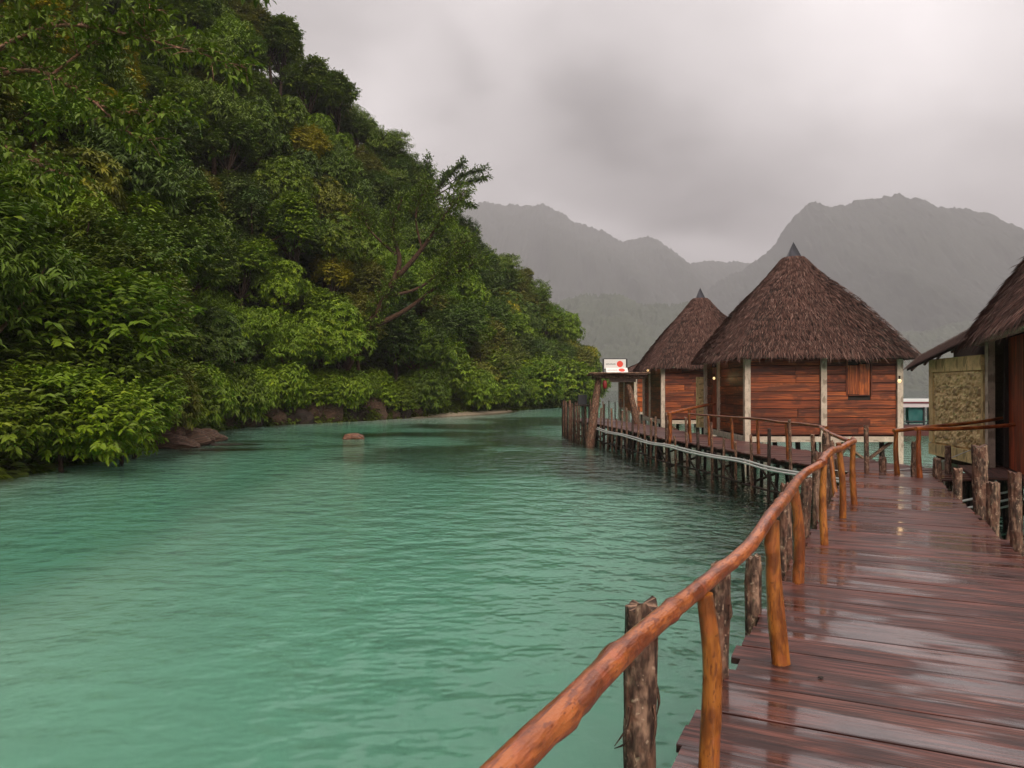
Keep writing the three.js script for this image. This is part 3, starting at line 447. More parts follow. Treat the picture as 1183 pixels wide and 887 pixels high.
// shore rocks
{
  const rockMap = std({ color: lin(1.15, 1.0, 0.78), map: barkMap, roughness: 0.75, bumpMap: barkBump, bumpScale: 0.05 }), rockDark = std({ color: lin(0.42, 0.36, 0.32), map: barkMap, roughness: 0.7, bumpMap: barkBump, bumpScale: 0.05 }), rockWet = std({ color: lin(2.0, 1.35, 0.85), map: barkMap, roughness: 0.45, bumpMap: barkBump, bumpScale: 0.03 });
  const rock = (label, X, y, Z, sx, sy, sz, seed, m, group) => { const g = new THREE.IcosahedronGeometry(1, 4), p = g.attributes.position, uv = []; for (let i = 0; i < p.count; i++) { const x = p.getX(i), yy = p.getY(i), z = p.getZ(i), f = 1 + 0.9 * (fbm(x * 1.3 + seed * 7, yy * 1.3, z * 1.3, 4) - 0.5) + 0.14 * (Math.abs(vnoise(x * 4 + seed, yy * 7, z * 4) - 0.5) - 0.25); p.setXYZ(i, x * f * sx, yy * f * sy, z * f * sz); uv.push(x * sx + z * sz, yy * sy * 2 + z * sz * 0.5); } g.setAttribute('uv', new THREE.Float32BufferAttribute(uv, 2)); g.computeVertexNormals(); const o = single('shore_rock', g, m, label, 'rock', group); o.position.set(X, y, -Z); return o; };
  [[-15.1, 0.05, 32.4, 1.4, 0.45, 0.9], [-14.8, 0.1, 34.0, 1.1, 0.5, 0.8], [-15.5, 0.35, 34.6, 1.2, 0.6, 0.8], [-14.9, 0.12, 36.0, 0.9, 0.42, 0.7], [-16.0, 0.5, 33.0, 1.2, 0.7, 0.9]].forEach(([X, y, Z, a, b, c], i) => rock(`brown ledge rock beside the overhanging shrubs, ${['lowest and leftmost', 'in the middle', 'raised at the back', 'rightmost', 'highest, half under the leaves'][i]}`, X, y, Z, a, b, c, 1 + i, rockMap, 'brown rocks beside the overhanging shrubs'));
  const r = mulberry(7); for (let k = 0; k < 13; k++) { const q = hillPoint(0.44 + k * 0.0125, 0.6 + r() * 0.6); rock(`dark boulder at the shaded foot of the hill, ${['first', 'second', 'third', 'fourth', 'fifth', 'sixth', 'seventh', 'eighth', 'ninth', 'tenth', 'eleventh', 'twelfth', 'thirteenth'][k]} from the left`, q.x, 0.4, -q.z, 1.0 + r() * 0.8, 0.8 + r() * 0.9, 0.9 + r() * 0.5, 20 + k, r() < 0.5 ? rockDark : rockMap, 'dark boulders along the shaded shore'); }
  rock('small orange-brown rock alone in the turquoise water', -8.1, 0.02, 37.5, 0.52, 0.26, 0.4, 50, rockWet);
  rock('low dark rock slab barely under the water by the shore', -13.2, -0.16, 33.9, 1.9, 0.2, 0.75, 51, rockDark); rock('second dark slab under the water, nearer the camera', -12.2, -0.22, 31.2, 1.6, 0.2, 0.5, 52, rockDark);
}
// pale beach strip at the foot of the hill
{
  const pos = [], idx = [], uv = [], n = 70, m = 8; for (let i = 0; i <= n; i++) for (let j = 0; j <= m; j++) { const s = 0.56 + 0.2 * i / n, S = shoreCurve.getPointAt(s), e = Math.sin(Math.PI * i / n), p = lerp(-3.2 * e - 0.3, 1.0, j / m); pos.push(S.x + inland[0] * p, lerp(-0.25, 0.42, j / m) * (0.7 + 0.6 * fbm(i * 0.2, j * 0.3, 3, 2)), -(S.z + inland[1] * p)); uv.push(i * 0.5, j * 0.5); }
  for (let i = 0; i < n; i++) for (let j = 0; j < m; j++) { const a = i * (m + 1) + j, b = a + m + 1; idx.push(a, a + 1, b, b, a + 1, b + 1); }
  const g = new THREE.BufferGeometry(); g.setAttribute('position', new THREE.Float32BufferAttribute(pos, 3)); g.setAttribute('uv', new THREE.Float32BufferAttribute(uv, 2)); g.setIndex(idx); g.computeVertexNormals(); structure('beach', g, std({ color: lin(0.85, 0.78, 0.68), map: concMap, roughness: 0.95 }));
}
// ---------------------------------------------------------------- boardwalk in the foreground
const leftEdge = Z => 1.272 + 0.525 * (Z - 4.194), rightEdge = Z => 4.746 + 0.4385 * (Z - 6.82);
const boardwalk = thing('boardwalk', 'wet red-brown plank boardwalk running from the foreground towards the huts', 'boardwalk', [0, 0, 0]);
{
  const r = mulberry(5), dir = V(0.907, 0, 0.421); let Z = -3.2, k = 0;
  while (Z < 14.35) {
    const w = 0.185 + r() * 0.06, Zc = Z + w * 0.5 / 1.128;
    const a = V(leftEdge(Zc) - 0.02 - r() * 0.05, 0, -Zc); let t = 0.5; for (let i = 0; i < 300; i++) { const q = a.x + dir.x * t, zz = -(a.z + dir.z * t); if (q >= rightEdge(zz)) break; t += 0.01; }
    t += r() * 0.05; const g = boardGeo(t, w - 0.006 - r() * 0.005, 0.04, 0.004, 2, 900 + k, 0.0015);
    const m = mesh('plank', g, deckMats[Math.floor(r() * 5)], boardwalk);
    m.position.set(a.x + dir.x * t / 2, DECK + (r() - 0.5) * 0.004, a.z + dir.z * t / 2); m.rotation.set((r() - 0.5) * 0.010, Math.atan2(-dir.z, dir.x) + (r() - 0.5) * 0.008, (r() - 0.5) * 0.003);
    const u1 = g.attributes.uv1; for (let i = 0; i < u1.count; i++) u1.setXY(i, u1.getX(i) + t / 2 + 0.4 * Z * 0.07, u1.getY(i) - Zc * 1.128);
    Z += w / 1.128; k++;
  }
  // stringers under the planks and piles in the water
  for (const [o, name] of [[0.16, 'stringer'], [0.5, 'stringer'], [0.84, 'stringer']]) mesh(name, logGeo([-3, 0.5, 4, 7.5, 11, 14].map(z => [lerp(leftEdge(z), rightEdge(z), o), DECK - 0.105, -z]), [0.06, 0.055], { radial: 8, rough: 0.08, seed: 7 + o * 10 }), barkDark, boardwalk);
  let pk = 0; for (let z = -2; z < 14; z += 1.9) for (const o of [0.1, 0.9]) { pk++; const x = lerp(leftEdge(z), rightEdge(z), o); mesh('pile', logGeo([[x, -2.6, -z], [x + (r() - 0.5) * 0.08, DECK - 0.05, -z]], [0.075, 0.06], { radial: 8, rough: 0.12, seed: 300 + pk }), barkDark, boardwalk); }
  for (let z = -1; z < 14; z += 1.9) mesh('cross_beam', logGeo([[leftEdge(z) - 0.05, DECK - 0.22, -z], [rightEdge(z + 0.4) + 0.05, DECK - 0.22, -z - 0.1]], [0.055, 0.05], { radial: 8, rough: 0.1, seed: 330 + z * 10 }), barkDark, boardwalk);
  // rough bark posts that stand up beside the deck: [X, Z, top, radius, lean]
  const rough = [[0.54, 3.2, 1.665, 0.064, 0.02], [1.13, 4.13, 1.60, 0.056, 0.03], [1.72, 5.25, 1.40, 0.05, 0.0], [2.36, 6.45, 1.62, 0.035, 0.01], [2.62, 6.98, 1.68, 0.045, -0.02], [3.15, 7.95, 1.62, 0.05, 0.02], [3.72, 9.0, 1.80, 0.045, 0], [4.5, 10.6, 1.95, 0.05, 0.02], [5.35, 12.3, 1.7, 0.05, -0.02],
    [6.22, 9.75, 1.83, 0.085, -0.02], [5.80, 8.9, 1.46, 0.065, 0.01], [5.15, 7.5, 1.735, 0.055, -0.02], [4.5, 5.95, 1.3, 0.06, 0], [6.9, 11.4, 1.35, 0.06, 0], [7.34, 13.45, 1.62, 0.05, 0.01], [7.62, 13.2, 1.33, 0.06, 0], [7.02, 13.95, 1.28, 0.06, 0]];
  rough.forEach(([x, z, top, rad, ln], i) => {
    const p = mesh('bark_post', logGeo([[x - ln, -2.6, -z], [x + (r() - 0.5) * 0.02, 0.4, -z], [x + ln, top, -z + ln]], [rad * 1.12, rad * 0.96, rad], { radial: 22, steps: 44, rough: 0.16, ridges: 0.26, seed: 500 + i, ragged: 0.075, knots: 2 }), bark, boardwalk);
    if (i < 2 || i === 9) { // torn strips of bark
      for (let q = 0; q < 7; q++) { const an = r() * 6.283, y0 = lerp(0.5, top - 0.02, r()), h = 0.06 + r() * 0.22, rr = rad * 1.06; mesh('bark_strip', logGeo([[x + ln + Math.cos(an) * rr, y0, -z + ln + Math.sin(an) * rr], [x + ln + Math.cos(an + 0.1) * (rr + 0.012), y0 - h * 0.5, -z + ln + Math.sin(an + 0.1) * (rr + 0.012)], [x + Math.cos(an + 0.2) * (rr + 0.022 + r() * 0.02), y0 - h, -z + Math.sin(an + 0.2) * (rr + 0.02)]], [0.007, 0.006, 0.002], { radial: 4, steps: 5, seed: 600 + q + i * 10, rough: 0.3 }), bark, p); }
    }
  });
}
const handrail = thing('handrail', 'varnished orange branch handrail with knots on peeled posts along the boardwalk', 'handrail', [0, 0, 0]);
{
  mesh('rail', logGeo([[-0.95, 1.86, 0.45], [-0.48, 1.875, -0.5], [0.0, 1.862, -1.45], [0.385, 1.835, -2.25], [0.785, 1.775, -3.06], [1.18, 1.805, -3.68], [1.50, 1.862, -4.27], [1.90, 1.845, -5.1], [2.30, 1.812, -6.0], [2.66, 1.822, -6.7], [3.14, 1.852, -7.42]], [0.040, 0.038, 0.036, 0.035, 0.033, 0.036, 0.038, 0.037, 0.036], { radial: 20, steps: 190, rough: 0.10, seed: 21, knots: 46 }), railMat, handrail);
  mesh('rail', logGeo([[3.06, 1.85, -7.32], [3.5, 1.90, -8.1], [3.98, 1.862, -8.95], [4.35, 1.885, -9.5], [4.74, 1.86, -10.2], [4.86, 1.87, -10.5]], [0.038, 0.04, 0.038, 0.036, 0.034], { radial: 16, steps: 70, rough: 0.14, seed: 22, knots: 22 }), railMat, handrail);
  mesh('rail', logGeo([[4.62, 1.87, -10.1], [4.7, 1.93, -10.9], [4.9, 1.98, -11.7]], [0.03, 0.025], { radial: 10, steps: 14, seed: 23, rough: 0.12 }), railMat, handrail);
  // posts: base X, Z, top X, Z, top height, radius, material, twin
  [[0.82, 3.09, 0.80, 3.06, 1.745, 0.047, 0, 0], [1.565, 4.29, 1.515, 4.28, 1.83, 0.05, 0, 1], [2.355, 6.07, 2.31, 6.03, 1.78, 0.05, 2, 0], [3.19, 7.51, 3.16, 7.46, 1.82, 0.042, 1, 0], [4.07, 9.07, 3.99, 9.0, 1.93, 0.045, 0, 0], [4.72, 10.15, 4.68, 10.1, 1.83, 0.045, 0, 0], [5.0, 11.4, 4.92, 11.6, 1.97, 0.04, 0, 0]].forEach(([bxx, bz, tx, tz, ty, rad, m, twin], i) => {
    const md = V(lerp(bxx, tx, 0.5) + (i % 2 ? -0.02 : 0.025), 1.42, -lerp(bz, tz, 0.5));
    mesh('post', logGeo([[bxx, 0.93, -bz], md, [tx, ty, -tz]], [rad * 0.84, rad * 0.80, rad * 0.64], { radial: 18, steps: 22, rough: 0.10, seed: 40 + i, knots: 3, flat: 1.12 }), postMats[m], handrail);
    if (twin) mesh('post', logGeo([[bxx + 0.034, 0.95, -bz + 0.01], md.clone().add(V(0.027, 0.05, 0.01)), [tx + 0.018, ty - 0.02, -tz]], [0.022, 0.02, 0.015], { radial: 12, steps: 16, rough: 0.1, seed: 61 }), postMats[0], handrail);
  });
}
single('dead_leaf', (() => { const g = new THREE.SphereGeometry(0.014, 8, 6); g.scale(1.3, 0.45, 0.9); const p = g.attributes.position; for (let i = 0; i < p.count; i++) { const q = 1 + 0.5 * (vnoise(p.getX(i) * 90, p.getY(i) * 90, p.getZ(i) * 90) - 0.5); p.setXYZ(i, p.getX(i) * q, p.getY(i) * q, p.getZ(i) * q); } g.translate(1.7, DECK + 0.007, -4.06); return g; })(), wallBack, 'small curled black dead leaf lying on the wet planks', 'leaf');
// ---------------------------------------------------------------- the walkway that runs past the huts
const L2 = [[6.9, 13.2], [6.62, 14.6], [6.2, 16.5], [5.85, 18.9], [5.44, 21.25], [4.95, 24], [4.45, 28.9], [4.05, 33], [3.4, 36.5], [3.0, 40]];
const at2 = Z => { for (let i = 0; i + 1 < L2.length; i++) if (Z <= L2[i + 1][1]) return lerp(L2[i][0], L2[i + 1][0], (Z - L2[i][1]) / (L2[i + 1][1] - L2[i][1])); return L2[L2.length - 1][0]; };
const walkway = thing('walkway', 'narrow plank walkway on crooked poles running along the huts to the gate', 'walkway', [0, 0, 0]);
{
  const r = mulberry(15), gs = [0, 1, 2, 3].map(k => boardGeo(2.0, 0.2, 0.035, 0.005, 1, 70 + k, 0.004));
  const Y = DECK - 0.045;
  for (let Z = 13.3; Z < 40; Z += 0.208) { const m = mesh('plank', gs[Math.floor(r() * 4)], deckMats[Math.floor(r() * 5)], walkway); m.position.set(at2(Z) + 1.0 + (r() - 0.5) * 0.06, Y + (r() - 0.5) * 0.008, -Z); m.rotation.set(0, (r() - 0.5) * 0.03 + 0.1, (r() - 0.5) * 0.01); m.scale.x = 0.98 + r() * 0.06; }
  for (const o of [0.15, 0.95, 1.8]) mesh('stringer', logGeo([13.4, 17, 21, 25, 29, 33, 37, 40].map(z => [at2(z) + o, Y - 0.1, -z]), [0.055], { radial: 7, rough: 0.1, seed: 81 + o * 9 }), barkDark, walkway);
  let k = 0;
  for (let Z = 13.9; Z < 40; Z += 0.62 + r() * 0.3) { // stakes on the water side, in the water and up past the planks
    k++; const x = at2(Z) - 0.07 - r() * 0.05, top = Y + 0.12 + Math.pow(r(), 0.8) * 0.85, ln = (r() - 0.5) * 0.16;
    mesh('stake', logGeo([[x - ln, -2.2, -Z], [x + (r() - 0.5) * 0.05, 0.5, -Z + (r() - 0.5) * 0.06], [x + ln * 0.6, top, -Z]], [0.05 + r() * 0.015, 0.042, 0.034 + r() * 0.014], { radial: 8, steps: 9, rough: 0.14, seed: 700 + k, ragged: 0.05 }), [bark, barkPale, barkPale, barkDark][Math.floor(r() * 4)], walkway);
  }
  for (let Z = 14; Z < 40; Z += 1.15) for (const o of [0.25, 1.0, 1.75]) { k++; const x = at2(Z) + o, ln = (r() - 0.5) * 0.5; mesh('pile', logGeo([[x - ln, -2.2, -Z + (r() - 0.5) * 0.4], [x, Y - 0.06, -Z]], [0.06, 0.045], { radial: 6, steps: 4, rough: 0.12, seed: 800 + k }), barkDark, walkway); }
  for (let Z = 14; Z < 40; Z += 2.3) { k++; const x = at2(Z); mesh('cross_brace', logGeo([[x - 0.1, 0.12, -Z], [x + 1.9, Y - 0.15, -Z - 0.2]], [0.035], { radial: 6, steps: 4, seed: 850 + k, rough: 0.12 }), barkDark, walkway); mesh('side_brace', logGeo([[at2(Z) - 0.1, 0.16 + r() * 0.12, -Z], [at2(Z + 2.3) - 0.1, 0.16 + r() * 0.1, -Z - 2.4]], [0.03], { radial: 6, steps: 5, seed: 880 + k, rough: 0.14 }), barkDark, walkway); mesh('side_brace', logGeo([[at2(Z) - 0.04, 0.0, -Z - 0.4], [at2(Z + 1.6) - 0.04, Y - 0.14, -Z - 1.7]], [0.028], { radial: 6, steps: 5, seed: 890 + k, rough: 0.14 }), barkDark, walkway); }
  for (let Z = 34.2; Z < 40.2; Z += 0.4) { k++; const x = at2(Z) - 0.25; mesh('stake', logGeo([[x, -1.5, -Z], [x + (r() - 0.5) * 0.06, Y + 0.75 + r() * 0.3, -Z]], [0.04, 0.03], { radial: 6, steps: 4, seed: 900 + k, rough: 0.14 }), r() < 0.6 ? barkPale : barkDark, walkway); }
  for (let X = 2.9; X < 6.2; X += 0.34) { k++; mesh('stake', logGeo([[X, -1.5, -40.1], [X + (r() - 0.5) * 0.06, Y + 0.75 + r() * 0.3, -40.1]], [0.04, 0.03], { radial: 6, steps: 4, seed: 900 + k, rough: 0.14 }), r() < 0.5 ? barkPale : barkDark, walkway); }
  const fr = thing('walkway_railing', 'thin brown branch railing along the water side of the walkway before the first hut', 'railing', [0, 0, 0]);
  mesh('rail', logGeo([[6.55, 1.775, -15.3], [6.42, 1.80, -16.3], [6.25, 1.80, -17.2], [6.12, 1.825, -18.2], [5.85, 1.81, -20], [5.4, 1.80, -22.6]], [0.032, 0.03, 0.026], { radial: 10, steps: 50, rough: 0.14, seed: 31, knots: 10 }), postMats[2], fr);
  for (const z of [15.5, 16.9, 18.3, 19.7, 21.1, 22.4]) mesh('post', logGeo([[at2(z) + 0.2, Y - 0.1, -z], [at2(z) + 0.16, 1.80, -z]], [0.045, 0.036], { radial: 9, steps: 6, rough: 0.12, seed: 130 + z }), postMats[2], fr);
  const pp = thing('water_pipe', 'pale plastic water pipes slung below the edge of the walkway', 'pipe', [0, 0, 0]);
  for (const [dx, dy] of [[-0.16, 0], [-0.2, -0.055]]) mesh('pipe', logGeo([12.6, 14, 15.4, 17, 18.4, 20, 21.6, 23.2, 25, 27, 29, 31, 33.2].map((z, i) => [(z < 13.3 ? 6.3 : at2(z)) + dx, 0.78 + dy + 0.025 * Math.sin(i * 2.3 + dx * 9), -z]), [0.026], { radial: 8, steps: 60, rough: 0.0, seed: 3 }), pipeMat, pp);
}
// ---------------------------------------------------------------- huts
// thatch: courses of thin leaf strips over a rounded pyramid
function roofShape(w, rise, round) { // returns point on roof: a = angle, t 0 apex .. 1 eave
  return (a, t) => { const c = Math.cos(a), s = Math.sin(a), sq = 1 / Math.max(Math.abs(c), Math.abs(s)), rd = lerp(1, sq, round * sstep(0.0, 0.5, t)) * w * (0.10 + 0.90 * t); return V(c * rd, rise * (1 - t) + 0.025 * Math.sin(t * Math.PI) * rise, s * rd); };
}
function thatchRoof(shape, seed, { courses = 20, per = 850, len = 0.42, wid = 0.03, a0 = 0, a1 = 6.2832 } = {}) {
  const r = mulberry(seed), pos = [], col = [], under = new THREE.BufferGeometry(), up = [], ui = [];
  const na = 72, nt = 14; for (let j = 0; j <= nt; j++) for (let i = 0; i <= na; i++) { const q = shape(i / na * 6.2832, 0.02 + 0.98 * j / nt); up.push(q.x, q.y - 0.06, q.z); }
  const tl = up.length / 3; for (let j = 0; j <= nt; j++) for (let i = 0; i <= na; i++) { const q = shape(i / na * 6.2832, 0.02 + 0.98 * j / nt); up.push(q.x * 0.985, q.y - 0.11, q.z * 0.985); }
  for (let j = 0; j < nt; j++) for (let i = 0; i < na; i++) { const a = j * (na + 1) + i, b = a + na + 1; ui.push(a, a + 1, b, b, a + 1, b + 1, tl + a, tl + b, tl + a + 1, tl + b, tl + b + 1, tl + a + 1); if (j === nt - 1) ui.push(b, b + 1, tl + b, tl + b, b + 1, tl + b + 1); }
  under.setAttribute('position', new THREE.Float32BufferAttribute(up, 3)); under.setIndex(ui); under.computeVertexNormals();
  for (let c = 0; c < courses; c++) {
    const t0 = (c + 0.2) / courses, n = Math.round(per * (0.2 + 0.8 * t0) * (a1 - a0) / 6.2832), wave = r() * 20;
    for (let i = 0; i < n; i++) {
      const a = lerp(a0, a1, r()), wob = (fbm(Math.cos(a) * 3 + wave, Math.sin(a) * 3, c, 2) - 0.5) * 0.9 / courses, t = clamp(t0 + wob + (r() - 0.6) * 1.0 / courses, 0.015, 1);
      const P = shape(a, t), Q = shape(a + (r() - 0.5) * 0.02, t + 0.03), d = Q.sub(P).normalize(), side = V(-Math.sin(a), 0, Math.cos(a)), nn = side.clone().cross(d).normalize(); if (nn.y < 0) nn.negate();
      const sk = (r() - 0.5) * 0.75 + (r() < 0.06 ? (r() - 0.5) * 1.6 : 0); d.addScaledVector(side, sk).addScaledVector(nn, 0.07 + r() * 0.11).normalize();
      const l = len * (0.55 + r() * 0.75) * (t > 0.955 ? 1.45 : 1), w = wid * (0.5 + r() * 0.9), l0 = 0.012 + r() * 0.03; P.addScaledVector(nn, l0);
      const e = P.clone().addScaledVector(d, l); e.y -= t > 0.93 ? l * 0.35 * r() : 0; const m = P.clone().lerp(e, 0.6).addScaledVector(nn, (r() - 0.3) * 0.02), s1 = side.clone().addScaledVector(nn, (r() - 0.5) * 1.2).multiplyScalar(w / 2);
      const tn = 0.45 + Math.pow(r(), 1.6) * 1.2, k = r(), base = k < 0.72 ? [0.118, 0.060, 0.047] : k < 0.9 ? [0.20, 0.122, 0.098] : [0.06, 0.035, 0.030], cc = base.map(v => v * tn);
      const A = P.clone().sub(s1), B = P.clone().add(s1), C = m.clone().add(s1), D = m.clone().sub(s1);
      for (const v of [A, B, C, A, C, D, D, C, e]) { pos.push(v.x, v.y, v.z); col.push(...cc); }
    }
  }
  const g = new THREE.BufferGeometry(); g.setAttribute('position', new THREE.Float32BufferAttribute(pos, 3)); g.setAttribute('color', new THREE.Float32BufferAttribute(col, 3));
  return { thatch: g, under };
}
function capGeo(r, h) { return new THREE.ConeGeometry(r, h, 4, 1).rotateY(Math.PI / 4); }
// a wall of horizontal boards: sub-parts of the wall
function boardWall(parent, w, h, x, y, z, ry, mats, seed, { n = 9, t = 0.03, gap = null } = {}) {
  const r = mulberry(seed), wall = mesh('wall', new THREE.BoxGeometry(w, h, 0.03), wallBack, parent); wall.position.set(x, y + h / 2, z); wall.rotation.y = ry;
  let yy = -h / 2; const bh = h / n;
  for (let k = 0; k < n; k++) {
    const cuts = r() < 0.45 ? [0, 0.3 + r() * 0.4, 1] : [0, 1];
    for (let c = 0; c + 1 < cuts.length; c++) {
      let a = -w / 2 + cuts[c] * w, b = -w / 2 + cuts[c + 1] * w; const yc = yy + bh / 2, parts = [[a, b]];
      if (gap && yc > gap[2] - 0.1 && yc < gap[3]) { parts.length = 0; if (a < gap[0]) parts.push([a, Math.min(b, gap[0])]); if (b > gap[1]) parts.push([Math.max(a, gap[1]), b]); }
      for (const [p, q] of parts) { if (q - p < 0.05) continue; const g = boardGeo(q - p - 0.008, bh - 0.016, t, 0.005, 1, seed + k * 10 + c, 0.002); g.rotateX(Math.PI / 2); const m = mesh('board', g, mats[Math.floor(r() * mats.length)], wall); m.position.set((p + q) / 2, yc, 0.018 + t + (r() - 0.5) * 0.014); }
    }
    yy += bh;
  }
  return wall;
}
function stuccoGeo(w, h, seed) { // rough-cast render panel with real relief
  const nx = Math.round(w / 0.017), ny = Math.round(h / 0.017), g = new THREE.PlaneGeometry(w, h, nx, ny), p = g.attributes.position, u = g.attributes.uv;
  for (let i = 0; i < p.count; i++) { const x = p.getX(i), y = p.getY(i), e = Math.min(1, Math.min(w / 2 - Math.abs(x), h / 2 - Math.abs(y)) / 0.03), n1 = vnoise(x * 19 + seed, y * 17, 1), n2 = vnoise(x * 34, y * 34 + seed, 2); p.setZ(i, e * 0.04 * (sstep(0.35, 0.6, n1 * 0.65 + n2 * 0.35))); u.setXY(i, x, y); }
  g.computeVertexNormals(); return g;
}
const lampGlow = std({ color: 0xffffff, emissive: lin(1, 0.62, 0.25), emissiveIntensity: 0.55, roughness: 0.4 });
function bulb(label, x, y, z, power, rad = 0.045) {
  const g = thing('light_bulb', label, 'lamp', [x, y, z]);
  mesh('glass', new THREE.SphereGeometry(rad, 14, 10).scale(1, 1.2, 1), lampGlow, g); mesh('socket', new THREE.CylinderGeometry(rad * 0.55, rad * 0.55, 0.09, 10).translate(0, rad * 1.2 + 0.035, 0), wallBack, g);
  const l = new THREE.PointLight(lin(1, 0.62, 0.28), power, 0, 2); l.position.set(x, y, z); l.castShadow = true; l.shadow.radius = 2; scene.add(l);
}
const hutRoof = thatchRoof(roofShape(3.08, 3.72, 0.9), 71, { courses: 32, per: 2500, len: 0.22, wid: 0.0145 });
// hut with square plan; (X, Z) its front-left corner, front wall square to -z; the door side faces the walkway (-x)
function hut(label, X, Z, W, opts = {}) {
  const r = mulberry(opts.seed || 9), h = thing('thatched_hut', label, 'hut', [X + W / 2, 0, -(Z + W / 2)]), F = DECK + (opts.lift ?? 0), H = 2.62, hw = W / 2;
  for (const [cx, cz] of [[-hw, hw], [0, hw], [hw, hw], [-hw, -hw], [hw, -hw], [-hw, -hw * 0.25]]) mesh('column', bx(0.19, F + H + 2.2, 0.19, cx, (F + H - 2.2) / 2, cz), concrete, h);
  for (const [w, d, cx, cz] of [[W - 0.2, 0.2, 0, hw + 0.004], [W - 0.2, 0.2, 0, -hw], [0.2, W - 0.2, -hw - 0.004, 0], [0.2, W - 0.2, hw, 0]]) mesh('floor_beam', bx(w, 0.17, d, cx, F - 0.085, cz), concrete, h);
  mesh('floor', bx(W - 0.21, 0.06, W - 0.21, 0, F + 0.03, 0), darkWood, h);
  const pw = hw - 0.1;
  boardWall(h, pw - 0.1, H - 0.06, -hw / 2, F + 0.06, hw - 0.03, 0, wallMats, 1000 + (opts.seed || 9), { n: 9 });
  const win = [-0.44, 0.30, 0.0, 1.28];
  const wr = boardWall(h, pw - 0.1, H - 0.06, hw / 2, F + 0.06, hw - 0.03, 0, wallMats, 1100 + (opts.seed || 9), { n: 9, gap: win });
  // shutters in the right-hand panel
  for (const k of [0, 1]) { const g = boardGeo(0.98, 0.355, 0.03, 0.006, 1, 31 + k, 0.001); g.rotateX(Math.PI / 2); g.rotateZ(Math.PI / 2); const m = mesh('shutter', g, wallOrange, wr); m.position.set(win[0] + 0.19 + k * 0.363, 0.53, 0.05); }
  for (const [a, b, w2, h2] of [[win[0] - 0.03, 0.64, 0.05, 1.25], [win[1] + 0.03, 0.64, 0.05, 1.25], [(win[0] + win[1]) / 2, 0.02, 0.69, 0.04]]) mesh('window_frame', bx(w2, h2, 0.04, a, b, 0.055), wallMats[1], wr);
  boardWall(h, W - 0.3, H - 0.06, hw - 0.03, F + 0.06, 0, Math.PI / 2, wallMats, 1200, { n: 7 });
  boardWall(h, W - 0.3, H - 0.06, 0, F + 0.06, -hw + 0.03, Math.PI, wallMats, 1300, { n: 7 });
  boardWall(h, hw * 1.25 - 0.2, H - 0.06, -hw + 0.02, F + 0.06, hw * 0.375, -Math.PI / 2, wallMats, 1400, { n: 8 });
  mesh('door', bx(0.05, H - 0.3, 0.95, -hw + 0.03, F + (H - 0.3) / 2 + 0.06, -hw * 0.5), doorRed, h);
  boardWall(h, 0.75, H - 0.06, -hw + 0.05, F + 0.06, -hw * 0.5 - 0.9, -Math.PI / 2, wallMats, 1500, { n: 8 });
  if (opts.panel) { const p = mesh('screen_wall', bx(0.75, 2.05, 0.14, -hw + 0.16, F + 1.02, -hw - 0.75), yellowPaint, h); mesh('stucco', stuccoGeo(0.6, 1.85, 4).translate(-hw + 0.16, F + 1.04, -hw - 0.678), stucco, p); }
  // plates under the eaves and rafters
  for (const [w, d, cx, cz] of [[W + 0.3, 0.12, 0, hw + 0.01], [W + 0.3, 0.12, 0, -hw], [0.12, W + 0.05, -hw - 0.002, 0], [0.12, W + 0.05, hw, 0]]) mesh('eave_beam', bx(w, 0.14, d, cx, F + H + 0.04, cz), wallMats[1], h);
  const roof = mesh('roof', hutRoof.under, thatchUnder, h); roof.position.set(0, F + H + 0.02, 0); const th = mesh('thatch', hutRoof.thatch, thatchMat, roof); th.userData.kind = 'stuff';
  const cp = mesh('roof_cap', capGeo(0.33, 0.62), capMat, roof); cp.position.y = 3.95;
  // stilts and raking braces under the floor
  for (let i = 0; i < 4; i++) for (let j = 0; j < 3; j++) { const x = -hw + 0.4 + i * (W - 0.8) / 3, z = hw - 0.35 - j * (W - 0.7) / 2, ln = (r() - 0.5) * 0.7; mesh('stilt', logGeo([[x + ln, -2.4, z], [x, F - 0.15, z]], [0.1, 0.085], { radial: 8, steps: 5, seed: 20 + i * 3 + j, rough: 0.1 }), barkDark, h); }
  for (const [a, b] of [[-hw + 0.3, -hw + 1.3], [0.6, 1.7], [hw - 0.2, hw - 1.2], [1.0, 0.3]]) mesh('brace', logGeo([[a, F - 0.18, hw - 0.1], [b, 0.0, hw - 0.15], [b + (b - a) * 0.5, -0.8, hw - 0.15]], [0.06], { radial: 7, steps: 5, seed: 55, rough: 0.1 }), bark, h);
  return h;
}
hut('large thatched hut of red-brown boards with shuttered window, nearest beside the walkway', 7.72, 24.2, 5.0, { seed: 9, panel: true });
hut('second thatched hut with pointed metal cap, standing just beyond the nearest hut', 7.45, 36.4, 5.0, { seed: 19, panel: false });
